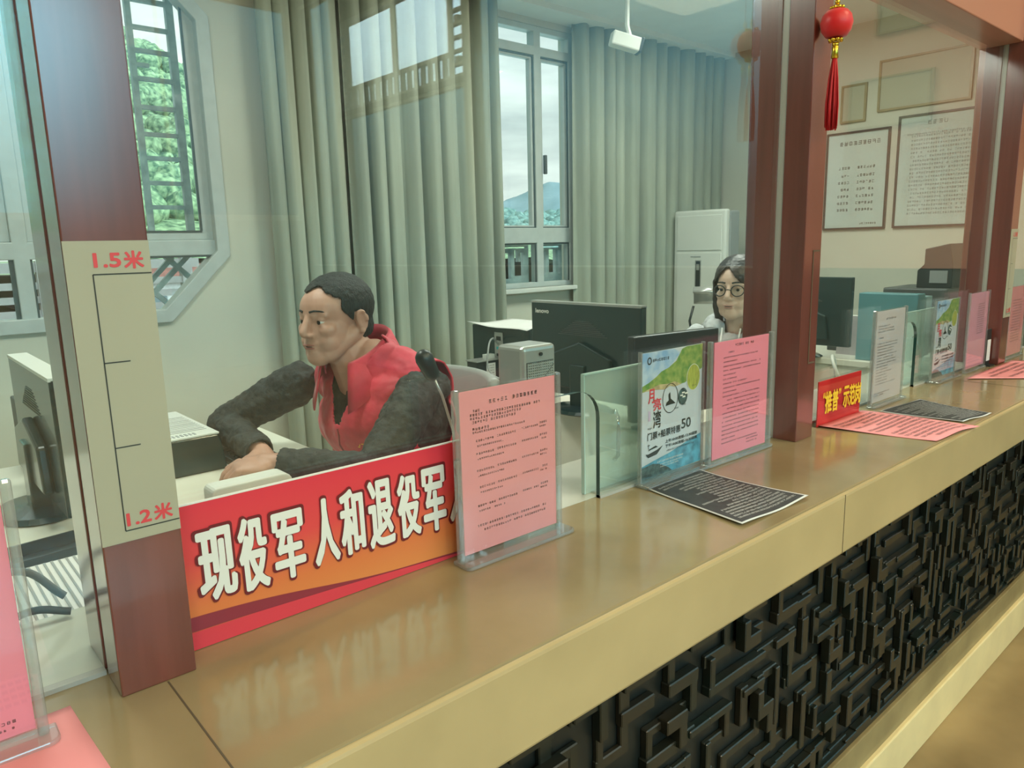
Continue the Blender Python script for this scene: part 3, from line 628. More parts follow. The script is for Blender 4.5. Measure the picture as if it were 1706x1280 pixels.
# tourist poster stands
green = mat('printed_hill_green', (.13, .27, .06), .5, noise=.6, nscale=55, col2=(.36, .42, .12))
skyp = mat('printed_sky_blue', (.25, .42, .66), .5, noise=.2, nscale=30, col2=(.52, .63, .74)); sand = mat('printed_sand', (.50, .40, .22), .5, noise=.3, nscale=60)
sea = mat('printed_sea_blue', (.10, .34, .48), .5, noise=.35, nscale=40); dkg = mat('printed_dark_shore', (.07, .11, .11), .5, noise=.5, nscale=70); olive = mat('printed_field_yellow', (.40, .42, .08), .5, noise=.3, nscale=90, stretch=(4, 1, .4))
lilac = mat('printed_lilac', (.62, .48, .66), .5)
def poster(x, y, label):
    W_, H_ = .232, .300
    t = thing('poster_stand', label, 'poster stand', (x, y, ZT), 0, 'tourist poster stands'); rr = random.Random(21)
    MB().box(0, W_, -.004, -.002, .004, H_).build('front_sheet', 'acry', t); MB().box(0, W_, .002, .004, .004, H_).build('rear_sheet', 'acry', t)
    for a, b in ((-.001, .0035), (W_-.0035, W_+.001)): MB().box(a, b, -.0045, .0045, .003, H_+.001).build('side_edge', 'acry_edge', t)
    MB().box(-.002, W_+.008, -.03, .012, .0005, .008).build('foot', 'acry_edge', t, bevel=.002)
    p = MB().box(.006, W_-.006, -.001, .001, .016, H_-.003).build('poster_paper', mat('poster_print_ground', (.60, .63, .68), .55, noise=.03), t)
    X = lambda u: .006+u*(W_-.012)
    Z = lambda v: .016+v*(H_-.019)
    Y = [-.0016]
    def lay(pts, m, nm): Y[0] -= .00003; MB().poly([(X(a), Z(b)) for a, b in pts], Y[0]).build(nm, m, p, flat=True)
    lay([(0, 1), (.5, 1), (.62, .96), (.4, .84), (.2, .80), (0, .72)], skyp, 'sky_print')
    lay([(0, .745), (.10, .765), (.22, .80), (.30, .835), (.42, .855), (.55, .90), (.64, .985), (.72, 1), (1, 1), (1, .80), (.86, .755), (.70, .705), (.55, .70), (.40, .715), (.25, .70), (.1, .715), (0, .70)], green, 'hill_print')
    lay([(.0, .70), (.12, .72), (.28, .735), (.42, .725), (.52, .735), (.64, .70), (.52, .69), (.44, .705), (.36, .685), (.2, .70)], sand, 'sand_print')
    lay([(0, .105), (.2, .13), (.45, .155), (.66, .19), (.8, .215), (1, .245), (1, 0), (0, 0)], sea, 'sea_print')
    lay([(0, .095), (.18, .105), (.30, .085), (.44, .035), (.5, .0), (0, 0)], dkg, 'shore_print')
    m = MB(); m.disc(X(.845), Z(.735), .025, .030, -.0019); m.build('field_picture', olive, p, flat=True)
    m = MB(); m.ring(X(.845), Z(.735), .026, .031, .0014, -.00195); m.build('picture_border', 'white', p, flat=True)
    m = MB(); m.disc(X(.665), Z(.595), .0175, .0195, -.0019); m.build('boat_picture', dkg, p, flat=True)
    m = MB()
    for a, b in ((.62, .60), (.65, .62), (.66, .585), (.70, .61)): m.box(X(a), X(a)+.010, -.0021, -.0020, Z(b), Z(b)+.003)
    m.build('picture_highlight', 'white', p)
    m = MB(); m.ring(X(.455), Z(.605), .0285, .034, .0016, -.0019); m.poly([(X(.38), Z(.55)), (X(.54), Z(.555)), (X(.50), Z(.58)), (X(.46), Z(.60)), (X(.45), Z(.655)), (X(.425), Z(.64)), (X(.43), Z(.59)), (X(.39), Z(.575))], -.0019)
    m.build('fisher_picture', 'ink', p, flat=True)
    m = MB(); text(m, '月', X(.10), X(.19), Z(.60), Z(.71), -.0021, .0007); text(m, '亮', X(.18), X(.30), Z(.535), Z(.63), -.0021, .0005); m.build('title_red', 'redink', p, flat=True)
    m = MB(); text(m, '湾', X(.18), X(.30), Z(.39), Z(.53), -.0021, .0005); m.build('title_dark', 'ink', p, flat=True)
    m = MB(); m.rect(X(.10), X(.135), Z(.46), Z(.54), -.0019); m.build('title_seal', lilac, p, flat=True)
    m = MB(); ti = -.0021
    text(m, '门票+船票特惠', X(.09), X(.63), Z(.305), Z(.365), ti, .0004); text(m, '50', X(.65), X(.81), Z(.325), Z(.405), ti, .0006)
    text(m, '上午10:00发船-12:30返航', X(.38), X(.93), Z(.245), Z(.272), ti, .0003); text(m, '下午14:00发船-16:30返航', X(.38), X(.93), Z(.205), Z(.232), ti, .0003)
    m.ring(X(.11), Z(.935), .0075, .0085, .003, ti); marks(m, X(.16), X(.44), Z(.922), .007, ti, .05, rr); marks(m, X(.40), X(.90), Z(.172), .0044, ti, .1, rr)
    marks(m, X(.52), X(.60), Z(.505), .004, ti, .1, rr); marks(m, X(.66), X(.73), Z(.52), .004, ti, .1, rr); marks(m, X(.82), X(.9), Z(.66), .004, ti, .1, rr); marks(m, X(.09), X(.17), Z(.39), .005, ti, .1, rr)
    m.poly([(X(.06), Z(.20)), (X(.10), Z(.165)), (X(.24), Z(.175)), (X(.34), Z(.235)), (X(.24), Z(.212)), (X(.10), Z(.195))], ti); m.poly([(X(.10), Z(.222)), (X(.26), Z(.235)), (X(.22), Z(.25)), (X(.12), Z(.235))], ti)
    m.rect(X(.105), X(.112), Z(.235), Z(.275), ti); m.rect(X(.09), X(.13), Z(.262), Z(.267), ti)
    m.build('lettering', 'ink', p, flat=True)
    m = MB(); marks(m, X(.25), X(.70), Z(.10), .0042, ti, .1, rr); marks(m, X(.30), X(.68), Z(.075), .0036, ti, .1, rr); marks(m, X(.30), X(.62), Z(.055), .0036, ti, .1, rr); m.build('lettering', 'white', p, flat=True)
poster(1.222, .988, 'tourist poster with green hill and boat in a clear stand, nearest of two')
poster(2.872, .985, 'tourist poster with green hill in a clear stand, the far one in the right-hand bay')

# red banner leaning on the glass
def grad_mat():
    m = bpy.data.materials.new('red_to_orange_print'); m.use_nodes = True; nt = m.node_tree; b = nt.nodes['Principled BSDF']; b.inputs['Roughness'].default_value = .32
    t_ = nd(nt, 'ShaderNodeTexCoord'); s = nd(nt, 'ShaderNodeSeparateXYZ'); nt.links.new(t_.outputs['Object'], s.inputs[0])
    mr = nd(nt, 'ShaderNodeMapRange'); mr.inputs['From Max'].default_value = .2; nt.links.new(s.outputs['Z'], mr.inputs['Value'])
    nt.links.new(ramp(nt, mr.outputs[0], [(.0, (.70, .25, .07)), (.28, (.68, .18, .055)), (.62, (.70, .065, .065)), (1, (.68, .04, .065))]), b.inputs['Base Color']); return m
t = thing('slogan_banner', 'red banner with big white characters leaning against the glass', 'banner', (.264, .981, ZT))
bt = .0
MB().box(0, .56, 0, .003, .001, .204, rot=(-.03, 0, 0), piv=(0, 0, 0)).build('board', grad_mat(), t)
tl = lambda z: z*math.tan(.03)-.0006
def tiltmesh(mb): mb.v = [(v[0], v[1]+math.tan(.03)*v[2]-.0006, v[2]) for v in mb.v]; return mb
# wavy ribbon printed along the lower edge
m = MB(); N = 24
up = lambda u: max(.0035, .048-.052*u+.003*sin(u*9)); lo = lambda u: max(.002, .027-.030*u+.003*sin(u*7))
vs = []
for k in range(N+1): u = k/N; vs += [(u*.56, 0, min(up(u), .056)), (u*.56, 0, lo(u))]
m.add(vs, [(2*k, 2*k+1, 2*k+3, 2*k+2) for k in range(N)]); tiltmesh(m).build('ribbon_print', mat('dark_red_ribbon_print', (.26, .030, .045), .35), t, flat=True)
m = MB(); m.poly([(0, .001), (.56, .001), (.56, .0022), (.45, .0055), (.34, .0125), (.22, .0195), (.10, .0245), (0, .0265)], -.0002); tiltmesh(m).build('ribbon_print', mat('bright_red_ribbon_print', (.66, .05, .07), .35), t, flat=True)
MB().box(0, .56, -.0005, .0035, .2030, .2052, rot=(-.03, 0, 0), piv=(0, 0, 0)).build('top_border', 'white', t)
o_, w_ = MB(), MB()
for ch, a, b, c, d in (('现', .0245, .0730, .064, .163), ('役', .0800, .1190, .060, .165), ('军', .1300, .1750, .060, .160), ('人', .1920, .2310, .064, .164), ('和', .2370, .2760, .066, .168), ('退', .2860, .3300, .063, .171), ('役', .3400, .3810, .064, .168), ('军', .3890, .4330, .060, .169), ('人', .4430, .4850, .066, .168)):
    text(o_, ch, a-.0015, b+.0015, c-.002, d+.002, -.0010, .0038, 12); text(w_, ch, a+.001, b-.001, c+.001, d-.001, -.0016, .0024, 12)
tiltmesh(o_).build('character_outline', mat('dark_red_outline_print', (.15, .012, .015), .4), t, flat=True); tiltmesh(w_).build('characters', 'white', t, flat=True)

t = thing('table_sign', 'small red sign with yellow characters behind the middle column', 'sign', (1.985, .966, ZT), -.01)
MB().box(0, .262, 0, .003, .001, .132).build('board', mat('bright_red_sign', (.70, .018, .022), .35), t)
MB().box(-.004, .30, -.003, .0, 0, .14).build('acrylic_cover', 'acry', t)
MB().prism([(0, 0), (.035, 0), (.002, .132)], .26, 'x', 0).build('rear_support', 'acry', t)
m = MB()
for ch, a, b in (('“', .022, .034), ('推', .036, .074), ('普', .078, .112), ('”', .116, .128), ('示', .146, .180), ('范', .184, .218), ('岗', .222, .256)):
    hi = .098; lo_ = .036
    if ch in '“”': text(m, ch, a, b, .082, .098, -.0006, .0008)
    else: text(m, ch, a, b, lo_, hi, -.0006, .0016)
m.v = [(v[0], v[1]-.0032, v[2]) for v in m.v]; m.build('characters', 'yellow', t, flat=True)

# flat sheets on the counter (slightly curled)
def sheet(corners, label, m, name, cat, group=None, rows=0, border=None, curl=.004, rnd=1, ink='ink', zoff=0.0):
    a, b, c, d = [Vector(q) for q in corners]; o = sum((a, b, c, d), Vector((0, 0)))/4
    t = thing(name, label, cat, (o.x, o.y, ZT), 0, group); rr = random.Random(rnd); n = 14
    def P(u, v, h=0):
        p = (a*(1-u)+b*u)*(1-v)+(d*(1-u)+c*u)*v-o
        return (p.x, p.y, zoff+.0012+h+curl*(abs(2*v-1)**3)*(.5+.5*sin(u*7+rnd))*.6+curl*.35*(1+sin(u*5+v*4+rnd)))
    def grid(u0, u1, v0, v1, h):
        vs = [P(u0+(u1-u0)*i/n, v0+(v1-v0)*j/n, h) for j in range(n+1) for i in range(n+1)]
        return vs, [(j*(n+1)+i, j*(n+1)+i+1, (j+1)*(n+1)+i+1, (j+1)*(n+1)+i) for j in range(n) for i in range(n)]
    pb = MB(); pb.add(*grid(0, 1, 0, 1, 0)); p = pb.build('paper', border or m, t, smooth=True)
    sd = p.modifiers.new('s', 'SOLIDIFY'); sd.thickness = .0005; sd.offset = 1
    if border: ib = MB(); ib.add(*grid(.025, .975, .02, .98, .0009)); ib.build('black_print', m, p, smooth=True)
    if rows:
        mk = MB()
        for k in range(rows):
            v = .07+.86*k/rows; L = rr.choice((.92, .92, .9, .6, .75)); u = .07+rr.choice((0, 0, .05))
            while u < L:
                du = .014
                for q in (.0, .35, .7):
                    if rr.random() < .8: mk.add([P(u, v+q*.45/rows, .0016), P(u+du*.8, v+q*.45/rows, .0016), P(u+du*.8, v+(q+.18)*.45/rows, .0016), P(u, v+(q+.18)*.45/rows, .0016)], [(0, 1, 2, 3)])
                if rr.random() < .6: mk.add([P(u+du*.3, v, .0016), P(u+du*.5, v, .0016), P(u+du*.5, v+.5/rows, .0016), P(u+du*.3, v+.5/rows, .0016)], [(0, 1, 2, 3)])
                u += du*1.25
        mk.build('printed_text', ink, p, flat=True)
    return t
gp = mat('worn_white_print', (.60, .62, .60), .6)
sheet([(1.415, .968), (1.225, .972), (1.180, .708), (1.412, .697)][::-1], 'black printed sheet with white text and border, lying below the near poster', 'blackpaper', 'printed_sheet', 'paper', 'black printed sheets', 20, 'whitepaper', .005, 2, gp)
sheet([(2.55, .90), (2.30, .925), (2.314, .697), (2.486, .676)][::-1], 'black printed sheet lying in front of the lilac notice, farther one', 'blackpaper', 'printed_sheet', 'paper', 'black printed sheets', 20, 'whitepaper', .004, 3, gp)
sheet([(2.27, .965), (1.99, .965), (2.05, .676), (2.30, .650)][::-1], 'crumpled pink sheet lying in front of the small red sign', 'pink', 'printed_sheet', 'paper', None, 14, None, .006, 5)
sheet([(.118, .957), (-.14, .957), (-.14, .72), (.128, .76)], 'pink sheet lying flat at the lower left corner', 'pink', 'printed_sheet', 'paper', None, 0, None, .003, 4)
sheet([(3.60, .925), (3.04, .918), (3.20, .75), (3.75, .74)][::-1], 'pink sheet lying flat under the notices at the right column', 'pink', 'printed_sheet', 'paper', None, 6, None, .003, 7)
m = MB(); rr = random.Random(4)
pp = bpy.data.objects['printed_sheet.003']
for k in range(5):
    for q in range(16):
        if rr.random() < .85: m.box(-.03+q*.008, -.0245+q*.008, -.03-k*.018, -.022-k*.018, .0045, .0046)
m.build('printed_text', 'ink', pp)

# lantern
t = thing('red_lantern', 'small red silk lantern with gold beads hanging before the middle column', 'lantern', (1.826, .892, 1.777))
MB().lathe([(.012, 0.211), (.024, .214), (.033, .226), (.037, .243), (.033, .260), (.024, .271), (.012, .274)], n=32).build('lantern_body', 'lantern', t, smooth=True)
g = MB()
for z, r, n in ((.206, .013, 8), (.277, .013, 8)):
    g.lathe([(r*.8, z-.003), (r, z-.002), (r, z+.002), (r*.8, z+.003)], n=16)
    for k in range(n): g.ell((r*cos(2*pi*k/n), r*sin(2*pi*k/n), z), (.0052,)*3, 8)
    g.build('bead_ring', 'gold', t, smooth=True); g = MB()
g.ell((0, 0, .196), (.008, .008, .006), 10); g.build('gold_bead', 'gold', t, smooth=True); g = MB()
g.ell((0, 0, .29), (.006,)*3, 10); g.ell((0, 0, .2975), (.005,)*3, 10)
g.build('gold_bead', 'gold', t, smooth=True)
MB().lathe([(.006, .164), (.0085, .166), (.007, .180), (.008, .190), (.004, .194)], n=14).build('gold_cap', 'gold', t, smooth=True)
m = MB(); rr = random.Random(2)
for k in range(60):
    a = rr.uniform(0, 2*pi); q = rr.uniform(.2, 1)*.0155
    m.tube([(.004*cos(a), .004*sin(a), .166), (q*.7*cos(a), q*.7*sin(a), .12), (q*cos(a), q*sin(a), .06), (q*cos(a)*.95, q*sin(a)*.95, rr.uniform(0, .012))], .0017, 5)
m.build('tassel', 'tassel', t, smooth=True)
MB().tube([(0, 0, .30), (0, .0, .50), (0.0, .039, .505)], .0012, 6).build('hanging_cord', 'redink', t)

# small things on the public side of the right bay
t = thing('sanitizer_bottle', 'white bottle with teal label tucked behind the middle column', 'bottle', (1.945, .995, ZT))
MB().lathe([(.024, 0), (.026, .006), (.026, .07), (.02, .088), (.009, .10), (.009, .112), (.004, .118)], n=18, sy=.7).build('bottle_body', 'wplastic', t, smooth=True)
m = MB(); m.lathe([(.0265, .025), (.0265, .062)], n=18, sy=.72); m.build('label_print', 'tealsticker', t, smooth=True)
t = thing('pump_bottle', 'clear white pump bottle between the far poster and the lilac-pink notice', 'bottle', (3.135, 1.05, ZT))
MB().lathe([(.026, 0), (.028, .008), (.028, .085), (.012, .105), (.012, .118)], n=18).build('bottle_body', 'wplastic', t, smooth=True)
m = MB(); m.lathe([(.013, .118), (.013, .132), (.005, .134), (.005, .155)], n=12); m.box(-.035, .012, -.006, .006, .152, .163); m.build('pump_head', 'wplastic', t)
t = thing('card_stand', 'small black stand with a white card at the foot of the right column', 'card stand', (3.388, .962, ZT), 0)
MB().box(0, .052, 0, .008, .004, .15).build('back_plate', 'black', t, bevel=.002); MB().box(0, .052, -.02, .03, 0, .006).build('foot', 'black', t)
MB().box(.006, .046, -.0015, -.0002, .022, .108).build('card', 'whitepaper', t)
# ================================================================== THE STAFF ROOM
def curtain(x0, x1, y, label, amp, per, seed, m='curtain', ztop=2.80, zbot=.215):
    rr = random.Random(seed); n = int((x1-x0)/.008); ph = 0; prof = []
    p = per
    for i in range(n+1):
        x = x0+(x1-x0)*i/n; ph += 2*pi*.008/p
        if rr.random() < .03: p = per*rr.uniform(.75, 1.35)
        prof.append((x, ph, rr.random()))
    mb = MB(); vs = []; zs = [zbot+(ztop-zbot)*j/14 for j in range(15)]
    for z in zs:
        k = (z-zbot)/(ztop-zbot)
        for x, q, r in prof:
            a = amp*(1-.15*k)*(1+.35*sin(q*.31+seed)); s_ = sin(q+.25*(1-k)*sin(q*.17+seed))
            vs.append((x+.006*(1-k)*sin(q*.23)+.012*cos(q), y+a*(abs(s_)**.6)*(1 if s_ > 0 else -1)+.006*sin(q*2.3+k*1.5), z))
    w = n+1; mb.add(vs, [(j*w+i, j*w+i+1, (j+1)*w+i+1, (j+1)*w+i) for j in range(14) for i in range(n)])
    t = thing('curtain', label, 'curtain', (0, 0, 0), 0, 'staff room curtains')
    me = bpy.data.meshes.new('drape'); me.from_pydata(mb.v, [], mb.f); me.update()
    o = link('drape', me, m, t, smooth=True); sd = o.modifiers.new('s', 'SOLIDIFY'); sd.thickness = .002
    return t
curtain(1.41, 1.80, 3.21, 'narrow curtain with tight folds at the left end of the row, behind the seated man', .030, .060, 3)
curtain(1.80, 2.725, 3.195, 'wide olive-cream curtain between the man and the tall window', .046, .092, 5)
curtain(3.352, 4.86, 3.215, 'olive-cream curtain filling the corner right of the tall window', .046, .115, 9)

# desks of the two nearer work places
DZ = .95
def desk(x0, x1, y0, y1, label):
    t = thing('office_desk', label, 'desk', ((x0+x1)/2, (y0+y1)/2, .2), 0, 'cream office desks'); w = (x1-x0)/2; d = (y1-y0)/2; h = DZ-.2
    MB().box(-w, w, -d, d, h-.03, h).build('desk_top', 'desk', t, bevel=.003)
    MB().box(-w+.015, -w+.035, -d+.03, d-.03, 0, h-.03).build('end_panel', 'desk', t); MB().box(w-.035, w-.015, -d+.03, d-.03, 0, h-.03).build('end_panel', 'desk', t)
    MB().box(-w+.035, w-.035, d-.05, d-.035, .15, h-.03).build('back_panel', 'desk', t)
    return t
desk(.10, .93, 1.255, 2.42, 'cream desk in front of the man, holding the ticket printer')
desk(-.80, .095, 1.255, 2.42, 'cream desk behind the left pane, with fan-folded paper and keyboard')
desk(1.83, 2.28, 1.255, 2.80, 'cream desk between the man and the woman, with monitor and computer')
desk(3.46, 4.30, 1.255, 2.30, 'cream desk in the right-hand bay with black monitor and teal file')

def monitor(x, y0, y1, z0, ztop, face, label, logo=False, thick=.03, m='black_gloss', edge=None, tall=.33):
    """flat monitor in the plane x = const; face=+1: screen looks to +X, the back is seen from the camera"""
    w = (y1-y0)/2; t = thing('computer_monitor', label, 'monitor', (x, (y0+y1)/2, z0), 0, 'computer monitors'); h = ztop-z0
    b = h-tall if h > .36 else .045
    MB().box(0, thick, -w, w, b, h).build('casing', m, t, bevel=.004)
    if edge: MB().box(-.001, thick+.001, -w, w, h-.006, h+.0015).build('top_edge', edge, t)
    MB().box(thick-.001, thick+.002, -w+.015, w-.015, b+.02, h-.015).build('screen', 'darkgrey', t)
    MB().prism([(-w*.62, b+.03), (w*.62, b+.03), (w*.55, b+(h-b)*.45), (0, b+(h-b)*.60), (-w*.55, b+(h-b)*.45)], .022, 'x', -.022).build('rear_housing', m, t, bevel=.006)
    v = MB()
    for k in range(9): v.box(-.0012, .0005, -w*.45+.01*k, w*.45-.01*k, h*.70+k*.006, h*.70+k*.006+.002)
    v.build('vent_slots', 'darkgrey', t)
    MB().box(-.03, .012, -.035, .035, .01, b+.12).build('stand_neck', m, t, bevel=.004)
    MB().lathe([(.11, 0), (.115, .004), (.10, .012), (.03, .018)], (-.01, 0, 0), 28, .85, 1.1).build('stand_base', m, t, smooth=False)
    if logo:
        l = MB(); text(l, 'lenovo', 0, .068, 0, .015, 0, .0007); p = MB()
        p.add([(-.0012+v[1], w-.024-v[0], h-.042+v[2]) for v in l.v], l.f); p.build('maker_lettering', 'white', t, flat=True)
    return t
monitor(1.84, 1.485, 1.995, DZ, 1.322, 1, 'large black monitor on the middle desk with white lettering on its back', True, edge='silver')
monitor(3.47, 1.555, 2.06, DZ, 1.337, 1, 'black monitor just right of the middle column, in the right-hand bay')
monitor(.25, 1.675, 2.20, DZ, 1.285, 1, 'black monitor with pale top edge at the far left, seen from behind', edge='wplastic', thick=.04, tall=.205)
# woman's second screen, plane along X
t = thing('computer_monitor', 'dark flat screen in front of the woman, behind the pink notice', 'monitor', (1.80, 1.335, DZ), -.15, 'computer monitors')
MB().box(-.16, .19, -.012, .018, .05, .305).build('casing', 'black', t, bevel=.004); MB().box(-.14, .17, .0175, .0195, .065, .29).build('screen', 'darkgrey', t)
MB().box(-.03, .05, .0, .03, .0, .12).build('stand_neck', 'black', t); MB().box(-.08, .11, -.06, .09, 0, .012).build('stand_base', 'black', t, bevel=.003)
MB().box(-.10, .12, -.04, -.012, .09, .24).build('rear_housing', 'black', t, bevel=.006)

# computer case lying behind the monitor, with its rear sockets
t = thing('computer_case', 'dark computer case lying behind the monitor with a sheet of paper on top', 'computer', (2.07, 2.26, DZ))
MB().box(0, .20, 0, .385, 0, .225).build('case_body', 'black_gloss', t, bevel=.004)
MB().box(-.003, .001, .17, .225, .02, .20).build('socket_plate', 'silver', t)
for z, h, m in ((.165, .018, 'black'), (.125, .012, 'tealsticker'), (.095, .012, 'black'), (.065, .014, 'black'), (.04, .01, 'ink')): MB().box(-.0045, -.002, .182, .212, z, z+h).build('socket', m, t)
t = thing('loose_paper', 'white sheet lying on top of the computer case', 'paper', (2.16, 2.44, DZ+.2255))
m = MB(); n = 8; vs = []
for j in range(n+1):
    for i in range(n+1): u = i/n; v = j/n; vs.append((-.13+.27*u, -.21+.40*v, .001+.020*max(0, sin(u*3+v*2.2))*abs(2*v-1)**2+.006*u))
m.add(vs, [(j*(n+1)+i, j*(n+1)+i+1, (j+1)*(n+1)+i+1, (j+1)*(n+1)+i) for j in range(n) for i in range(n)])
o = m.build('paper', 'whitepaper', t, smooth=True); o.modifiers.new('s', 'SOLIDIFY').thickness = .0008
t = thing('speaker_box', 'upright silver-grey intercom box with mesh grille on the inner counter edge', 'intercom', (1.015, 1.13, ZT))
MB().box(0, .098, 0, .085, 0, .322).build('housing', 'silver', t, bevel=.010, seg=3)
MB().box(.010, .088, -.0015, .001, .15, .288).build('grille_plate', 'darkgrey', t)
g = MB()
for k in range(14): g.box(.011+k*.0056, .0135+k*.0056, -.003, -.001, .152, .286)
for k in range(24): g.box(.0105, .0875, -.003, -.001, .153+k*.0056, .1555+k*.0056)
g.build('grille', 'silver', t)
g = MB(); g.lathe([(.004, 0), (.004, .003)], n=12); g.v = [(.05+v[0], -.001-v[2], .303+v[1]) for v in g.v]; g.build('indicator', 'black', t)
t = thing('power_adapter', 'small black box with white label beside the computer sockets', 'adapter', (1.93, 2.44, DZ))
MB().box(0, .125, 0, .07, 0, .085).build('body', 'black', t, bevel=.003); MB().box(-.006, .13, -.004, .074, .085, .090).build('lid_edge', 'silver', t)
p = MB().box(.05, .10, -.0012, .0, .012, .074).build('label_plate', 'whitepaper', t)
m = MB(); rr = random.Random(9)
for k in range(5): marks(m, .054, .097, .018+k*.011, .005, -.0018, .1, rr)
m.build('printed_text', 'ink', p, flat=True)
MB().box(.07, .115, .02, .05, .09, .108).build('plug', 'wplastic', t)
def cable(name, pts, r, m, label):
    cu = bpy.data.curves.new(name, 'CURVE'); cu.dimensions = '3D'; sp = cu.splines.new('BEZIER'); sp.bezier_points.add(len(pts)-1)
    for b, p in zip(sp.bezier_points, pts): b.co = p; b.handle_left_type = b.handle_right_type = 'AUTO'
    cu.bevel_depth = r; cu.bevel_resolution = 2; cu.resolution_u = 8
    o = bpy.data.objects.new(name, cu); COL.objects.link(o); dg = bpy.context.evaluated_depsgraph_get(); dg.update()
    me = bpy.data.meshes.new_from_object(o.evaluated_get(dg)); bpy.data.objects.remove(o); bpy.data.curves.remove(cu); me.name = name
    return tag(link(name, me, m, None, smooth=True), label, 'cable')
cable('power_cable', [(2.065, 2.46, 1.10), (2.02, 2.44, 1.13), (1.96, 2.40, 1.09), (1.95, 2.38, 1.0), (1.99, 2.30, .957)], .004, 'grey', 'pale cable looping out of the computer sockets')
cable('power_cable', [(1.815, 1.70, .94), (1.80, 1.66, .80), (1.81, 1.62, .62), (1.80, 1.60, .5)], .005, 'black', 'black cable hanging down the end of the middle desk')
cable('power_cable', [(1.14, 1.27, 1.0), (1.20, 1.245, .998), (1.24, 1.30, .90), (1.25, 1.35, .75)], .004, 'black', 'black cable dropping over the inner counter edge right of the pink notice')
t = thing('pen_cup', 'dark cup with pens standing below the black monitor', 'pen cup', (2.02, 1.42, DZ), 0)
MB().lathe([(.032, 0), (.034, .004), (.034, .10), (.030, .10), (.030, .01)], n=18).build('cup', 'black', t)
for k, (a, b, h) in enumerate(((.008, .01, .15), (-.012, .004, .14))): MB().tube([(a*.5, b*.5, .012), (a*2, b*2, h)], .004, 6).build('pen', ('wplastic', 'tealsticker')[k], t)

# the man's desk
t = thing('ticket_printer', 'low dark ticket printer with pale vented lid in front of the man', 'printer', (.455, 1.955, DZ))
MB().prism([(0, 0), (.222, 0), (.212, .075), (.204, .098), (.01, .098)], .36, 'y', 0).build('body', 'black_gloss', t, bevel=.004)
MB().box(.004, .208, .0, .36, .098, .104).build('lid', 'wplastic', t, bevel=.002)
v = MB()
for k in range(14): v.box(.012+k*.0105, .0165+k*.0105, .012, .035, .1035, .1048)
for k in range(12): v.box(.05, .195, .06+k*.018, .063+k*.018, .1037, .1046)
v.build('vent_slots', 'grey', t)
t = thing('card_tray', 'white rounded acrylic box on the desk in front of the man', 'box', (.445, 1.385, DZ))
m = MB(); pts = [(0, 0)]+[(0.012-.012*cos(a*pi/8), .118+.012*sin(a*pi/8)) for a in range(5)]+[(.142+.02*sin(a*pi/8), .110+.02*cos(a*pi/8)) for a in range(5)]+[(.162, 0)]
m.prism(pts, .05, 'y', 0).build('case', 'wplastic', t, bevel=.003)
m = MB()
for x, z in ((.03, .085), (.055, .078), (.07, .09), (.10, .08), (.085, .072)): m.ell((x, -.003, z), (.010, .004, .006), 8)
m.build('sweets', 'cream', t, smooth=True)
t = thing('document_tray', 'shallow white document tray behind the left end of the banner', 'tray', (.295, 1.265, DZ))
MB().box(0, .16, 0, .30, 0, .006).build('tray_floor', 'wplastic', t)
for a in (0, .152, .05): MB().box(a, a+.007, 0, .30, .006, .042).build('rib', 'wplastic', t)
t = thing('keyboard', 'black keyboard under the man\'s hands', 'keyboard', (.748, 1.92, DZ), 1.571)
MB().box(-.20, .20, -.06, .06, .003, .02).build('base', 'black', t, bevel=.003)
k = MB()
for i in range(14):
    for j in range(4): k.box(-.19+i*.0272, -.167+i*.0272, -.05+j*.025, -.03+j*.025, .02, .026)
kk = k.build('keys', 'darkgrey', t)
t = thing('desk_microphone', 'desk microphone with black foam head on a thin bent stem', 'microphone', (.855, 1.16, ZT))
MB().lathe([(.045, 0), (.047, .006), (.04, .016), (.01, .02)], n=24).build('base', 'black', t)
MB().tube([(0, 0, .015), (.0, 0, .10), (-.005, .0, .17), (-.028, .0, .245), (-.048, .004, .292)], .0028, 8).build('stem', 'silver', t, smooth=True)
m = MB(); m.cap((-.048, .004, .292), (-.062, .006, .322), .0155, .018, 16); m.build('foam_head', 'black', t, smooth=True)

# things on the left desk, seen through the left pane
t = thing('paper_stack', 'stack of ribbed fan-folded white paper behind the left column', 'paper', (.195, 1.40, DZ), 0)
for k in range(2): MB().box(-.095, .085-.003*k, -.14+.004*k, .13, k*.010, k*.010+.0085).build('paper_bundle', 'whitepaper', t)
m = MB()
for k in range(15): m.box(-.088+k*.012, -.0845+k*.012, -.134, .128, .0185, .0196)
m.build('fold_lines', 'grey', t)
t = thing('document_tray', 'flat black tray behind the ribbed paper at the left column', 'tray', (.23, 1.60, DZ), .1)
MB().box(-.11, .11, -.05, .05, 0, .004).build('tray_floor', 'black', t)
for a, b, c, d in ((-.11, .11, -.05, -.045), (-.11, .11, .045, .05), (-.11, -.105, -.05, .05), (.105, .11, -.05, .05)): MB().box(a, b, c, d, .004, .028).build('rim', 'black', t)
cable('power_cable', [(.165, 1.225, 1.02), (.11, 1.245, 1.07), (.06, 1.25, 1.045), (.035, 1.262, .99)], .006, 'darkgrey', 'grey cable arching up beside the left column')
cable('power_cable', [(.168, 1.21, 1.0), (.12, 1.222, 1.012), (.075, 1.225, .998), (.05, 1.24, .985)], .006, 'black', 'black cable lying along the inner counter edge at the left column')
t = thing('telephone_box', 'dark electronic box with white sticker behind the left column', 'device', (.345, 2.27, DZ))
MB().box(-.08, .10, 0, .14, 0, .20).build('body', 'darkgrey', t, bevel=.004); MB().box(.02, .05, -.0015, 0, .10, .15).build('label_plate', 'cream', t)

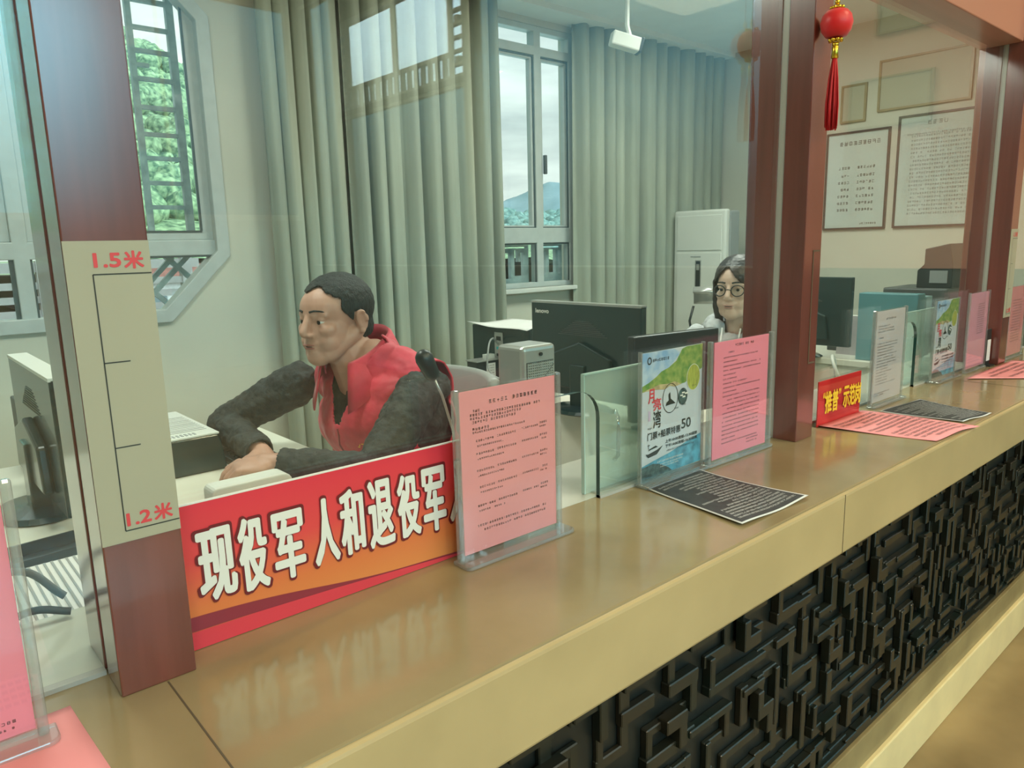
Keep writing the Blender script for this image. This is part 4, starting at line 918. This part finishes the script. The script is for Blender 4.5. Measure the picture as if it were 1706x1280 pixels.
def chair(x, y, rz, label, m='grey'):
    t = thing('office_chair', label, 'chair', (x, y, .2), rz, 'office chairs')
    s = MB().box(-.22, .22, -.23, .23, .44, .50).build('seat', m, t, bevel=.025, seg=3)
    b = MB(); n = 8; vs = []
    for j in range(n+1):
        for i in range(n+1):
            u = -1+2*i/n; v = j/n; vs.append((.23+.05*(1-u*u)*1+.05*v, u*.215*(1-.12*v*v), .56+.40*v))
    b.add(vs, [(j*(n+1)+i, j*(n+1)+i+1, (j+1)*(n+1)+i+1, (j+1)*(n+1)+i) for j in range(n) for i in range(n)])
    o = b.build('backrest', m, t, smooth=True); sd = o.modifiers.new('s', 'SOLIDIFY'); sd.thickness = .035; bv = o.modifiers.new('b', 'BEVEL'); bv.width = .012; bv.segments = 2
    MB().tube([(.05, 0, .43), (.25, 0, .43), (.30, 0, .50), (.30, 0, .66)], .018, 8).build('back_support', 'black', t)
    MB().tube([(0, 0, .06), (0, 0, .45)], .025, 10).build('gas_column', 'black', t)
    for k in range(5):
        a = k*2*pi/5; lg = MB().tube([(0, 0, .085), (.27*cos(a), .27*sin(a), .06)], .02, 8, .012).build('base_leg', 'black', t)
        w = MB(); w.ell((.27*cos(a), .27*sin(a), .028), (.028, .028, .028), 12); w.build('castor', 'black', lg, smooth=True)
    return t
chair(1.04, 1.76, -.12, 'grey office chair the man in the red vest sits on')
chair(2.62, 1.66, .35, 'grey office chair the woman sits on, behind the middle column')

# right-hand bay
t = thing('sheet_printer', 'large black sheet-feed printer at the back of the right-hand bay', 'printer', (3.92, 1.30, DZ))
MB().box(0, .34, 0, .30, 0, .315).build('body', 'darkgrey', t, bevel=.008); MB().box(-.002, .02, .03, .27, .06, .15).build('output_slot', 'black', t)
MB().prism([(0, .315), (.16, .315), (.16, .40), (.13, .43), (.13, .505), (.02, .53), (0, .43)], .24, 'x', .05).build('sheet_feeder', 'black', t, bevel=.004)
MB().box(.046, .051, .02, .10, .34, .40).build('display_panel', 'grey', t)
t = thing('file_box', 'teal plastic file box standing on the right-hand desk', 'file box', (3.50, 1.275, DZ))
MB().box(0, .085, 0, .26, 0, .315).build('body', 'teal', t, bevel=.004); MB().box(-.0015, 0, .09, .17, .10, .22).build('label_plate', 'wplastic', t)
t = thing('file_box', 'pale blue-green plastic file box leaning beside the teal one', 'file box', (3.60, 1.275, DZ))
MB().box(0, .07, 0, .24, 0, .30).build('body', mat('pale_teal_plastic', (.25, .42, .44), .35), t, bevel=.004); MB().box(-.0015, 0, .08, .16, .10, .22).build('label_plate', 'wplastic', t)
t = thing('label_printer', 'dark desk printer with pale front plate below the black monitor in the right-hand bay', 'printer', (3.72, 1.62, DZ))
MB().box(0, .20, 0, .16, 0, .16).build('body', 'darkgrey', t, bevel=.004); MB().box(-.002, 0, .03, .11, .05, .13).build('front_plate', 'grey', t); MB().box(.01, .19, .01, .15, .16, .168).build('lid', 'wplastic', t)
t = thing('desk_calendar', 'pale standing calendar beside the black monitor in the right-hand bay', 'calendar', (3.62, 1.62, DZ))
MB().prism([(-.0, .0), (.07, 0), (.035, .19)], .13, 'y', -.065).build('stand', 'greypaper', t)
t = thing('pen_stand', 'green pen in a pale stand in the right-hand bay', 'pen stand', (3.40, 1.17, ZT))
MB().lathe([(.03, 0), (.028, .02), (.006, .03)], n=16).build('foot', 'wplastic', t); MB().tube([(0, 0, .02), (.03, -.02, .16)], .005, 8).build('pen', mat('green_pen', (.16, .24, .10), .4), t)
cable('power_cable', [(2.36, 1.20, .998), (2.45, 1.262, 1.0), (2.55, 1.30, .92), (2.60, 1.31, .8)], .005, 'darkgrey', 'grey cable running behind the small red sign')
cable('power_cable', [(2.62, 1.19, 1.0), (2.60, 1.21, 1.06), (2.66, 1.25, 1.09), (2.75, 1.28, 1.05), (2.8, 1.30, .85)], .006, 'wplastic', 'white cable looping behind the lilac notice')

# frames on the right wall
def frame(y0, y1, z0, z1, label, wall='right', rows=(), x=4.9, fr='black', ground='whitepaper', sgn=-1, group='framed notices on the right wall', seed=1):
    t = thing('wall_frame', label, 'picture frame', (x, (y0+y1)/2, z0), 0, group); w = (y1-y0)/2; h = z1-z0; b = .012
    X0, X1 = (-.018, -.001)
    f = MB()
    for a, c, d, e in ((-w, w, 0, b), (-w, w, h-b, h), (-w, -w+b, b, h-b), (w-b, w, b, h-b)): f.box(X0, X1, a, c, d, e)
    f.build('frame_border', fr, t); p = MB().box(-.010, -.001, -w+b, w-b, b, h-b).build('notice', ground, t)
    if rows:
        m = MB(); rr = random.Random(seed)
        for (a, c, zf, hh) in rows: marks(m, -w+2*w*a, -w+2*w*c, h*zf, hh, 0, .12, rr, .93)
        m.v = [(-.0115, -v[0], v[2]) for v in m.v]; m.build('printed_text', 'grey' if seed == 2 else 'ink', p, flat=True)
    if rows: MB().box(-.0155, -.0145, -w+b, w-b, b, h-b).build('cover_glass', 'pane', t)
    return t
fr1 = [(.22, .88, .86, .026)]+[(a, c, z, .017) for z in (.62, .54, .47, .40, .33, .26, .19) for a, c in ((.22, .44), (.52, .80))]+[(.6, .88, .05, .012)]
frame(2.01, 2.41, 1.572, 2.185, 'framed notice with two columns of text, left one of the two sharp wall frames', rows=fr1, seed=4)
fr2 = [(.24, .62, .90, .026), (.12, .92, .82, .010)]+[(.18, .95, .80-.036*k, .012) for k in range(20)]
frame(1.52, 1.965, 1.572, 2.235, 'framed notice dense with text, right one of the two sharp wall frames', rows=fr2, seed=2)
frame(1.58, 2.10, 2.28, 2.58, 'pale certificate frame high above the dense framed notice', ground='cream', fr='plinth')
frame(2.17, 2.33, 2.24, 2.47, 'small pale certificate frame above the two-column notice', ground='cream', fr='plinth')
for y0, y1, z0, z1, l in ((-.15, .33, 2.75, 3.15, 'pale framed certificate on the lobby end wall, upper one'), (-.3, .2, 2.2, 2.5, 'pale framed certificate on the lobby end wall, lower one')):
    frame(y0, y1, z0, z1, l, x=4.97, ground='cream', fr='plinth', group='certificates on the lobby end wall')

# floor-standing air conditioner
t = thing('air_conditioner', 'tall white floor-standing air conditioner in the back corner', 'air conditioner', (4.31, 2.95, .2))
MB().box(0, .11, -.205, .205, 0, 1.515).build('rear_body', 'grey', t, bevel=.01)
MB().box(-.05, .0, -.205, .205, 0, 1.525).build('front_casing', 'wplastic', t, bevel=.016, seg=3)
MB().box(-.055, -.049, -.175, .175, 1.26, 1.49).build('upper_panel', 'wplastic', t, bevel=.004)
MB().box(-.055, -.049, -.175, .175, .40, 1.245).build('lower_panel', 'wplastic', t, bevel=.004)
MB().box(-.058, -.054, -.018, .017, 1.0, 1.19).build('display_strip', 'black', t, bevel=.002)
MB().box(-.0595, -.057, -.012, .011, 1.13, 1.17).build('display_light', 'silver', MB().box(-.0565, -.054, -.024, .023, .994, 1.196).build('display_surround', 'silver', t))
MB().box(-.057, -.054, -.02, .06, 1.215, 1.222).build('badge', 'grey', t)
# side cabinet with a desk lamp behind the woman
t = thing('side_cabinet', 'cream side cabinet behind the woman', 'cabinet', (3.13, 2.10, .2))
MB().box(-.17, .17, -.2, .2, 0, .73).build('body', 'desk', t); MB().box(-.18, .18, -.21, .21, .73, .75).build('cabinet_top', 'desk', t, bevel=.003); MB().box(-.175, -.168, -.18, .18, .05, .70).build('door', 'desk', t)
t = thing('desk_lamp', 'desk lamp with curved silver shade beside the woman, before the air conditioner', 'lamp', (3.00, 2.03, .95))
m = MB(); n = 10; vs = []
for k in range(n+1):
    a = pi*k/n*.62+.25
    vs += [(-.06, .085*cos(a), .245+.115*sin(a)), (.06, .085*cos(a), .245+.115*sin(a)), (.06, .076*cos(a), .245+.106*sin(a)), (-.06, .076*cos(a), .245+.106*sin(a))]
m.add(vs, [(4*k+i, 4*k+(i+1) % 4, 4*k+4+(i+1) % 4, 4*k+4+i) for k in range(n) for i in range(4)]+[(0, 1, 2, 3), (4*n+3, 4*n+2, 4*n+1, 4*n)])
xf2 = Matrix.Rotation(-1.0, 4, 'Z'); m.v = [tuple(xf2 @ Vector(v)) for v in m.v]; m.build('lamp_shade', 'silver', t, smooth=True)
MB().tube([(-.05, .035, .27), (-.066, .045, .20), (-.055, .03, .10), (-.02, .0, .02)], .006, 8).build('stem', 'black', t, smooth=True)
MB().lathe([(.06, 0), (.06, .012), (.02, .02)], n=20).build('base', 'black', t)

# security camera hanging from the ceiling
t = thing('security_camera', 'small white security camera hanging from the ceiling near the tall window', 'camera', (3.12, 2.62, 2.83))
MB().lathe([(.04, -.012), (.045, 0)], n=20).build('mount_plate', 'wplastic', t); MB().tube([(0, 0, -.01), (0, 0, -.22), (.01, -.01, -.27)], .012, 8).build('arm', 'wplastic', t)
b = MB().box(-.085, .070, -.035, .035, -.335, -.265, rot=(0, .25, -.55), piv=(0, 0, -.29)).build('housing', 'wplastic', t, bevel=.008)
MB().box(.064, .080, -.037, .037, -.337, -.263, rot=(0, .25, -.55), piv=(0, 0, -.29)).build('lens_front', 'black', t, bevel=.004)
# ================================================================== THE PEOPLE
def xf(mb, m): mb.v = [tuple(m @ Vector(v)) for v in mb.v]; return mb
def blob(mb, voxel, smooth, name, wrinkle=None):
    """one continuous skin grown over overlapping shapes"""
    me = bpy.data.meshes.new('t'); me.from_pydata(mb.v, [], mb.f); me.update()
    bm = bmesh.new(); bm.from_mesh(me); bmesh.ops.recalc_face_normals(bm, faces=bm.faces); bm.to_mesh(me); bm.free()
    o = bpy.data.objects.new('t', me); COL.objects.link(o)
    r = o.modifiers.new('r', 'REMESH'); r.mode = 'VOXEL'; r.voxel_size = voxel
    s = o.modifiers.new('s', 'SMOOTH'); s.factor = .5; s.iterations = smooth
    if wrinkle:
        for sc, st in wrinkle:
            d = o.modifiers.new('d', 'DISPLACE'); t = bpy.data.textures.new('w', 'CLOUDS'); t.noise_scale = sc; t.noise_depth = 1; d.texture = t; d.strength = st; d.mid_level = .5; d.texture_coords = 'GLOBAL'
    dg = bpy.context.evaluated_depsgraph_get(); dg.update()
    out = bpy.data.meshes.new_from_object(o.evaluated_get(dg)); bpy.data.objects.remove(o); out.name = name
    return out
def clip(me, kill):
    bm = bmesh.new(); bm.from_mesh(me); bmesh.ops.delete(bm, geom=[v for v in bm.verts if kill(v.co)], context='VERTS'); bm.to_mesh(me); bm.free(); return me
def hand(mb, w, d, up, th, curl=.5, sc=1.0):
    """w wrist, d pointing direction, up = back of the hand, th = side of the thumb (+1/-1)"""
    w = Vector(w); d = Vector(d).normalized(); up = Vector(up); up = (up-d*d.dot(up)).normalized(); s = d.cross(up)*th
    pm = MB(); pm.ell((0, 0, 0), (.050*sc, .040*sc, .0165*sc), 16); pm.ell((-.03*sc, 0, 0), (.035*sc, .030*sc, .019*sc), 14); pm.ell((-.012*sc, .026*sc, -.006*sc), (.034*sc, .016*sc, .015*sc), 12)
    m = Matrix((d, s, up)).transposed(); m4 = m.to_4x4(); m4.translation = w+d*.055*sc
    xf(pm, m4); mb.add(pm.v, pm.f)
    for k, (o, L) in enumerate(((.029, .072), (.010, .082), (-.010, .076), (-.028, .060))):
        p = w+d*(.094-.004*abs(k-1))*sc+s*o*sc; a = .12+.1*k*curl
        for j, fr in enumerate((.44, .31, .25)):
            a += curl*(.55, .75, .5)[j]; q = p+(d*cos(a)-up*sin(a)+s*o*.25)*L*fr*sc
            mb.cap(p, q, (.0094-.0009*j)*sc, (.0087-.0010*j)*sc, 10); p = q
    p = w+d*.030*sc+s*.030*sc
    for j, (a, L) in enumerate(((.75, .042), (.45, .032), (.25, .026))):
        q = p+(d*cos(a)+s*sin(a)-up*(.25+.15*j))*L*sc; mb.cap(p, q, (.0125-.0018*j)*sc, (.0110-.0018*j)*sc, 10); p = q
def head_mb(male):
    h = MB(); k = 1.0 if male else .94; w = 1.0 if male else .9
    h.ell((-.018, 0, .034), (.100*k, .078*k, .082*k), 28); h.ell((.030, 0, .030), (.062, .066*w, .062), 24)
    h.ell((.030, 0, -.030), (.060, .065*w, .084), 28); h.ell((.030, 0, -.055), (.057, .060*w, .055), 24)
    h.ell((.063, 0, -.091), (.028, .036*w, .025), 18)
    for s in (-1, 1):
        h.cap((-.020, s*.057*k, -.030), (.052, s*.030*w, -.082), .024, .024)                # jaw line
        h.ell((.058, s*.040*w, -.020), (.026, .023, .022), 16)                              # cheek bone
        h.ell((.050, s*.034*w, -.050), (.032, .028, .034), 16)
        h.cap((.082, s*.012, .022), (.068, s*.046, .020), .0105, .008)                      # brow
        h.ell((.0745, s*.031, .0085), (.010, .0165, .0052), 12); h.ell((.0735, s*.031, -.0045), (.010, .016, .0045), 12)   # eyelids
        m_ = Matrix.Translation((-.016, s*.085*k, -.002)) @ Euler((s*-.14, .20, s*-.60)).to_matrix().to_4x4(); e = MB()
        e.ell((0, 0, 0), (.0175, .0065, .030), 16)                                          # ear: plate, raised rim, lobe
        e.tube([(.012*cos(q)-.003, s*.006, .022*sin(q)+.004) for q in [-.9+4.4*i/12 for i in range(13)]], .0052, 8)
        e.ell((.004, s*.003, -.026), (.009, .007, .009), 10); xf(e, m_); h.add(e.v, e.f)
        h.ell((.095, s*.0115, -.0315), (.010, .0078, .0072), 10)
    h.cap((.086, 0, .018), (.107, 0, -.022), .0078, .0108); h.ell((.106, 0, -.027), (.010, .0098, .009), 12); h.ell((.088, 0, -.036), (.010, .008, .006), 10)
    h.ell((.080, 0, -.052), (.014, .030, .014), 14); h.ell((.0895, 0, -.0555), (.0085, .022, .0044), 12); h.ell((.0875, 0, -.0655), (.0085, .019, .005), 12); h.ell((.078, 0, -.078), (.014, .022, .012), 12)
    return h
def face_parts(root, Mh, skinmat, lipmat='lip'):
    for s in (-1, 1):
        e = MB(); e.ell((.0722, s*.031, .0022), (.0106, .0118, .0095), 14); e = xf(e, Mh).build('eye', 'eyewhite', root, smooth=True)
        i = MB(); i.ell((.0806, s*.0315, .0018), (.0036, .0062, .0062), 12); xf(i, Mh).build('iris', 'iris', e, smooth=True)
        b = MB()
        pts = [(.0915, s*.013, .0285), (.0885, s*.026, .0315), (.0800, s*.039, .0305), (.069, s*.049, .0265)]
        b.tube(pts, .0032, 6, .0018); xf(b, Mh).build('eyebrow', 'hair', root, smooth=True)
    l = MB(); l.ell((.0925, 0, -.0560), (.0068, .0215, .0030), 14); l.ell((.0905, 0, -.0648), (.0070, .0180, .0038), 14); xf(l, Mh).build('lips', lipmat, root, smooth=True)
    l = MB(); l.tube([(.083, -.022, -.0580), (.093, -.011, -.0602), (.0972, 0, -.0606), (.093, .011, -.0602), (.083, .022, -.0580)], .0013, 6); xf(l, Mh).build('mouth_line', mat('mouth_shadow', (.12, .045, .035), .6), root, smooth=True)
def head_matrix(c, f, pitch=0, roll=0):
    yaw = math.atan2(f[1], f[0]); return Matrix.Translation(c) @ Euler((roll, pitch, yaw), 'XYZ').to_matrix().to_4x4()

# ---- the man in the red vest
F = Vector((-.945, -.327, 0)); L = Vector((.327, -.945, 0)); B = Vector((1.118, 1.762, .755)); U = Vector((0, 0, 1))
PM = lambda a, b, c: tuple(B+F*a+L*b+U*c)
rzF = math.atan2(F.y, F.x)
man = thing('person', 'man in a red vest over a dark sweater, seated at the desk and looking left', 'person', (1.12, 1.76, .2))
off = Matrix.Translation((-1.12, -1.76, -.2))
Mh = head_matrix((.930, 1.778, 1.342), (-.965, -.235), .03)
SL, EL, WL = (1.045, 1.570, 1.150), (.855, 1.495, .997), (.690, 1.655, 1.022)
SR, ER, WR = (.900, 1.965, 1.150), (.740, 2.120, 1.035), (.735, 1.860, .998)
def torso(mb, g, arms=True):
    mb.ell(PM(-.005, 0, .06), (.140+g, .178+g, .14), 24, (0, 0, rzF)); mb.ell(PM(.035, 0, .19), (.138+g, .182+g, .16), 24, (0, 0, rzF))
    mb.ell(PM(.075, 0, .305), (.132+g, .190+g, .145), 24, (0, 0, rzF)); mb.ell(PM(.085, 0, .385), (.098+g, .176+g, .075+g*.6), 24, (0, 0, rzF))
    mb.cap(PM(.095, 0, .40), PM(.115, 0, .470), .080+g*.5, .070+g*.4)
    for s in (-1, 1): mb.cap(PM(.09, s*.05, .440), PM(.08, s*.165, .405), .052+g, .050+g)
body = MB(); hd = xf(head_mb(True), Mh); body.add(hd.v, hd.f)
body.cap((1.005, 1.765, 1.13), (.965, 1.777, 1.262), .066, .062)
torso(body, -.022)
for S_, E_, W_ in ((SL, EL, WL), (SR, ER, WR)): body.cap(S_, E_, .040, .034); body.cap(E_, W_, .034, .026); body.cap(W_, Vector(W_)+(Vector(W_)-Vector(E_)).normalized()*.03, .026, .023)
hand(body, WL, (-.86, .46, .0), (.10, -.25, 1), 1, .75); hand(body, WR, (-.60, -.75, -.08), (0, 0, 1), -1, .3)
for s, kx, ky in ((-1, .70, 1.98), (1, .66, 1.66)):
    hp = PM(.02, s*.09, .05); body.cap(hp, (kx, ky, .70), .075, .055); body.cap((kx, ky, .70), (kx+.05, ky, .29), .052, .036); body.cap((kx+.05, ky, .262), (kx-.12, ky-.02, .245), .034, .028)
me = blob(xf(body, off), .0030, 7, 'body'); link('body', me, 'skin', man, smooth=True)
face_parts(man, off @ Mh, 'skin')
hm = MB(); hm.ell((-.018, 0, .036), (.1055, .0835, .087), 32); hm.ell((.020, 0, .050), (.064, .068, .056), 24); hm.ell((-.05, 0, -.02), (.066, .066, .07), 24)
def hairkill(p):
    x, y, z = p
    if x > .0: return z < .070+.30*max(0, x-.02)+.010*sin(y*90)-.9*max(0, abs(y)-.052) and not (x < .035 and z > -.004+.9*x and abs(y) > .055)
    if x > -.035: return z < .022 if abs(y) > .04 else z < -.02
    return z < -.058-.2*(x+.035)
hme = blob(hm, .0034, 3, 'hair', [(.012, .003)]); clip(hme, hairkill); hme.transform(off @ Mh); h = link('hair', hme, 'hair', man, smooth=True)
sd = h.modifiers.new('s', 'SOLIDIFY'); sd.thickness = .004; sd.offset = -1
sw = MB(); torso(sw, -.004)
for S_, E_, W_ in ((SL, EL, WL), (SR, ER, WR)):
    sw.cap(S_, E_, .061, .050); sw.cap(E_, Vector(W_)+(Vector(E_)-Vector(W_)).normalized()*.012, .049, .037)
me = blob(xf(sw, off), .0042, 8, 'sweater', [(.035, .014), (.012, .004)])
Wl = off @ Vector(WL); Wr = off @ Vector(WR); hz = 1.222-.2
def swkill(p):
    for w, e in ((WL, EL), (WR, ER)):
        d = (Vector(w)-Vector(e)).normalized(); q = off @ Vector(w)
        if (p-q).length < .075 and (p-q).dot(d) > -.006: return True
    nc = off @ Vector((.985, 1.772, 1.20)); return p.z > hz+.0 and (Vector((p.x, p.y, 0))-Vector((nc.x, nc.y, 0))).length < .10
clip(me, swkill); o = link('sweater', me, 'sweater', man, smooth=True); sd = o.modifiers.new('s', 'SOLIDIFY'); sd.thickness = .004; sd.offset = 0
vs = MB(); torso(vs, .016)
me = blob(xf(vs, off), .0042, 8, 'vest', [(.07, .012), (.02, .003)])
nb = off @ Vector((.992, 1.768, 1.205))
def vkill(p):
    q = p-nb; a = q.dot(F); b = q.dot(L)
    if (a*a+b*b) < .072**2 and q.z > -.03: return True
    if a > .0 and q.z > -.135 and abs(b-.0) < .012+.42*(q.z+.135): return True
    for S_, E_ in ((SL, EL), (SR, ER)):
        s_ = off @ Vector(S_); d = (Vector(S_)-Vector((1.017, 1.768, 1.13))); d.z = 0; d.normalize()
        if (p-s_).dot(d) > .010 and p.z > s_.z-.20: return True
    return False
clip(me, vkill); vest = link('vest', me, 'redcloth', man, smooth=True); sd = vest.modifiers.new('s', 'SOLIDIFY'); sd.thickness = .005; sd.offset = 1
cb = MB(); n = 40; cv = []
for k in range(n+1):
    a = R(28)+(2*pi-R(56))*k/n; fr = max(0, cos(a))                        # a measured from the front of the neck
    dirv = F*cos(a)+L*sin(a)
    for r, z in ((.074, .030), (.078, .060), (.088, .054), (.116, .002-.062*fr)):
        p = nb+dirv*(r+.012*fr)+F*.020*fr+U*(z*1.15-.058*fr+.030*max(0, -cos(a))+.012)+F*(-.004); cv.append(p)
cb.add(cv, [(4*k+j, 4*k+4+j, 4*k+5+j, 4*k+1+j) for k in range(n) for j in range(3)])
o = cb.build('collar', 'redcloth', vest, smooth=True); sd = o.modifiers.new('s', 'SOLIDIFY'); sd.thickness = .004
def surf_front(b, c, push=.0):                                              # point on the vest front at side b, height c (world)
    best = None
    for v in vest.data.vertices:
        q = v.co-nb
        if abs(q.dot(L)-b) < .008 and abs(q.z-c) < .008:
            a = q.dot(F)
            if best is None or a > best[0]: best = (a, v.co)
    return (best[1]+F*push) if best else nb+F*.15+L*b+U*c
zp = MB(); zp.tube([surf_front(.0, -.14-.03*k, .006) for k in range(7)], .0028, 6); zp.build('zip', mat('dark_red_zip', (.22, .015, .03), .4), vest, smooth=True)
pk = MB(); c0 = surf_front(.085, -.20, .006); yv = MB(); rr = random.Random(6); marks(yv, -.032, .034, 0, .013, 0, .12, rr)
pk.v = [tuple(c0+L*v[0]+U*v[2]+F*.004-F*abs(v[0])*.22) for v in yv.v]; pk.f = yv.f; pk.build('chest_lettering', 'yellow', vest, flat=True)
tr = MB()
for s, kx, ky in ((-1, .70, 1.98), (1, .66, 1.66)):
    hp = PM(.02, s*.09, .06); tr.cap(hp, (kx, ky, .70), .090, .070); tr.cap((kx, ky, .70), (kx+.05, ky, .31), .068, .050)
tr.ell(PM(-.005, 0, .07), (.142, .178, .095), 20, (0, 0, rzF))
link('trousers', blob(xf(tr, off), .008, 6, 'trousers'), 'trousers', man, smooth=True)
for s, kx, ky in ((-1, .70, 1.98), (1, .66, 1.66)):
    sh = MB(); sh.ell((kx-.04, ky-.01, .236), (.13, .046, .034), 16, (0, 0, .1)); xf(sh, off).build('shoe', 'black', man, smooth=True)

# ---- the woman with glasses, half hidden by the middle column
wo = thing('person', 'woman with round glasses in a pale hooded top, half hidden by the middle column', 'person', (2.68, 1.63, .2))
off = Matrix.Translation((-2.68, -1.63, -.2)); FW = Vector((-.95, -.31, 0)); LW = Vector((.31, -.95, 0)); BW = Vector((2.685, 1.64, .755)); rzW = math.atan2(FW.y, FW.x)
PW = lambda a, b, c: tuple(BW+FW*a+LW*b+U*c)
Mh = head_matrix((2.555, 1.592, 1.338), (-.972, -.235), .05)
SL, EL, WL = PW(.075, .165, .372), (2.52, 1.395, .99), (2.335, 1.46, .995)
SR, ER, WR = PW(.075, -.165, .372), (2.50, 1.84, .99), (2.335, 1.72, .995)
def torso2(mb, g):
    mb.ell(PW(-.005, 0, .08), (.125+g, .165+g, .13), 22, (0, 0, rzW)); mb.ell(PW(.035, 0, .22), (.108+g, .140+g, .15), 22, (0, 0, rzW)); mb.ell(PW(.075, 0, .320), (.108+g, .150+g, .11), 22, (0, 0, rzW))
    for s in (-1, 1): mb.cap(PW(.08, s*.04, .398), PW(.075, s*.140, .375), .040+g, .038+g)
body = MB(); hd = xf(head_mb(False), Mh); body.add(hd.v, hd.f); body.cap(PW(.085, 0, .39), (2.590, 1.602, 1.262), .050, .047); torso2(body, -.02)
for S_, E_, W_ in ((SL, EL, WL), (SR, ER, WR)): body.cap(S_, E_, .034, .030); body.cap(E_, W_, .030, .022)
hand(body, WL, (-.97, .1, 0), (0, 0, 1), 1, .45, .9); hand(body, WR, (-.97, -.1, 0), (0, 0, 1), -1, .45, .9)
for s in (-1, 1):
    k_ = (2.33, 1.62+s*-.12, .70); body.cap(PW(.02, s*.08, .05), k_, .068, .05); body.cap(k_, (2.36, k_[1], .25), .046, .034); body.cap((2.36, k_[1], .24), (2.22, k_[1], .235), .03, .026)
link('body', blob(xf(body, off), .0032, 7, 'body'), 'skin2', wo, smooth=True); face_parts(wo, off @ Mh, 'skin2', mat('pale_lips', (.50, .27, .22), .45))
hm = MB(); hm.ell((-.022, 0, .038), (.108, .088, .092), 28); hm.ell((.022, 0, .045), (.073, .076, .062), 24); hm.ell((-.06, 0, -.04), (.06, .078, .10), 20); hm.ell((-.07, 0, -.13), (.045, .07, .09), 18)
for s in (-1, 1): hm.cap((.040, s*.066, .03), (-.004, s*.080, -.07), .014, .016); hm.cap((-.004, s*.078, -.07), (-.02, s*.070, -.16), .018, .014)
def hk(p):
    x, y, z = p
    return x > .026 and z < .088-1.25*max(0, abs(y+.012)-.006) and abs(y) < .070 and z < .09
hme = blob(hm, .0036, 3, 'hair', [(.012, .003)]); clip(hme, hk); hme.transform(off @ Mh); h = link('hair', hme, mat('dark_brown_hair', (.022, .017, .015), .45, noise=.4, nscale=90, stretch=(1, 1, .4)), wo, smooth=True)
sd = h.modifiers.new('s', 'SOLIDIFY'); sd.thickness = .004; sd.offset = -1
gl = MB()
def ringpts(s): return [(.098-.012*abs(cos(a))*(1 if cos(a)*1 > 0 else .2), s*(.034+.023*cos(a)), .000+.0205*sin(a)) for a in [2*pi*k/20 for k in range(21)]]
for s in (-1, 1): gl.tube(ringpts(s), .0023, 6); gl.tube([(.088, s*.057, .004), (.04, s*.075, .006), (-.012, s*.080, .004)], .0015, 6)
gl.tube([(.099, -.011, .003), (.104, 0, .006), (.099, .011, .003)], .0016, 6)
gm = xf(gl, off @ Mh).build('glasses', 'black', wo, smooth=True)
for s in (-1, 1):
    l = MB(); l.add([(p[0], p[1], p[2]) for p in ringpts(s)[:-1]], [tuple(range(20))]); xf(l, off @ Mh).build('lens', 'pane', gm, flat=True)
ho = MB(); torso2(ho, .006)
for S_, E_, W_ in ((SL, EL, WL), (SR, ER, WR)): ho.cap(S_, E_, .058, .050); ho.cap(E_, W_, .050, .036)
for k in range(11):
    a = pi*.28+(2*pi-pi*.56)*k/10; p = Vector(PW(.085, 0, .415))+FW*cos(a)*.085+LW*sin(a)*.095+U*(.025-.02*cos(a)); ho.ell(p, (.040, .040, .036), 12)
me = blob(xf(ho, off), .005, 7, 'hooded_top', [(.04, .014), (.015, .005)])
nw = off @ Vector(PW(.095, 0, .42))
clip(me, lambda p: ((p.x-nw.x)**2+(p.y-nw.y)**2) < .052**2 and p.z > nw.z-.02)
hoo = link('hooded_top', me, 'hoodie', wo, smooth=True)
for s in (-1, 1): MB().tube([tuple(nw+FW*.085+LW*s*.035+U*.01), tuple(nw+FW*.125+LW*s*.032-U*.06), tuple(nw+FW*.140+LW*s*.034-U*.14)], .0035, 6).build('drawstring', 'whitepaper', hoo, smooth=True)
tr = MB()
for s in (-1, 1): k_ = (2.33, 1.62+s*-.12, .70); tr.cap(PW(.02, s*.08, .06), k_, .082, .064); tr.cap(k_, (2.36, k_[1], .28), .06, .046)
tr.ell(PW(-.005, 0, .07), (.132, .172, .09), 20, (0, 0, rzW)); link('trousers', blob(xf(tr, off), .008, 6, 'trousers'), 'trousers', wo, smooth=True)
for s in (-1, 1): sh = MB(); sh.ell((2.30, 1.62-s*.12, .232), (.115, .042, .03), 16); xf(sh, off).build('shoe', 'black', wo, smooth=True)
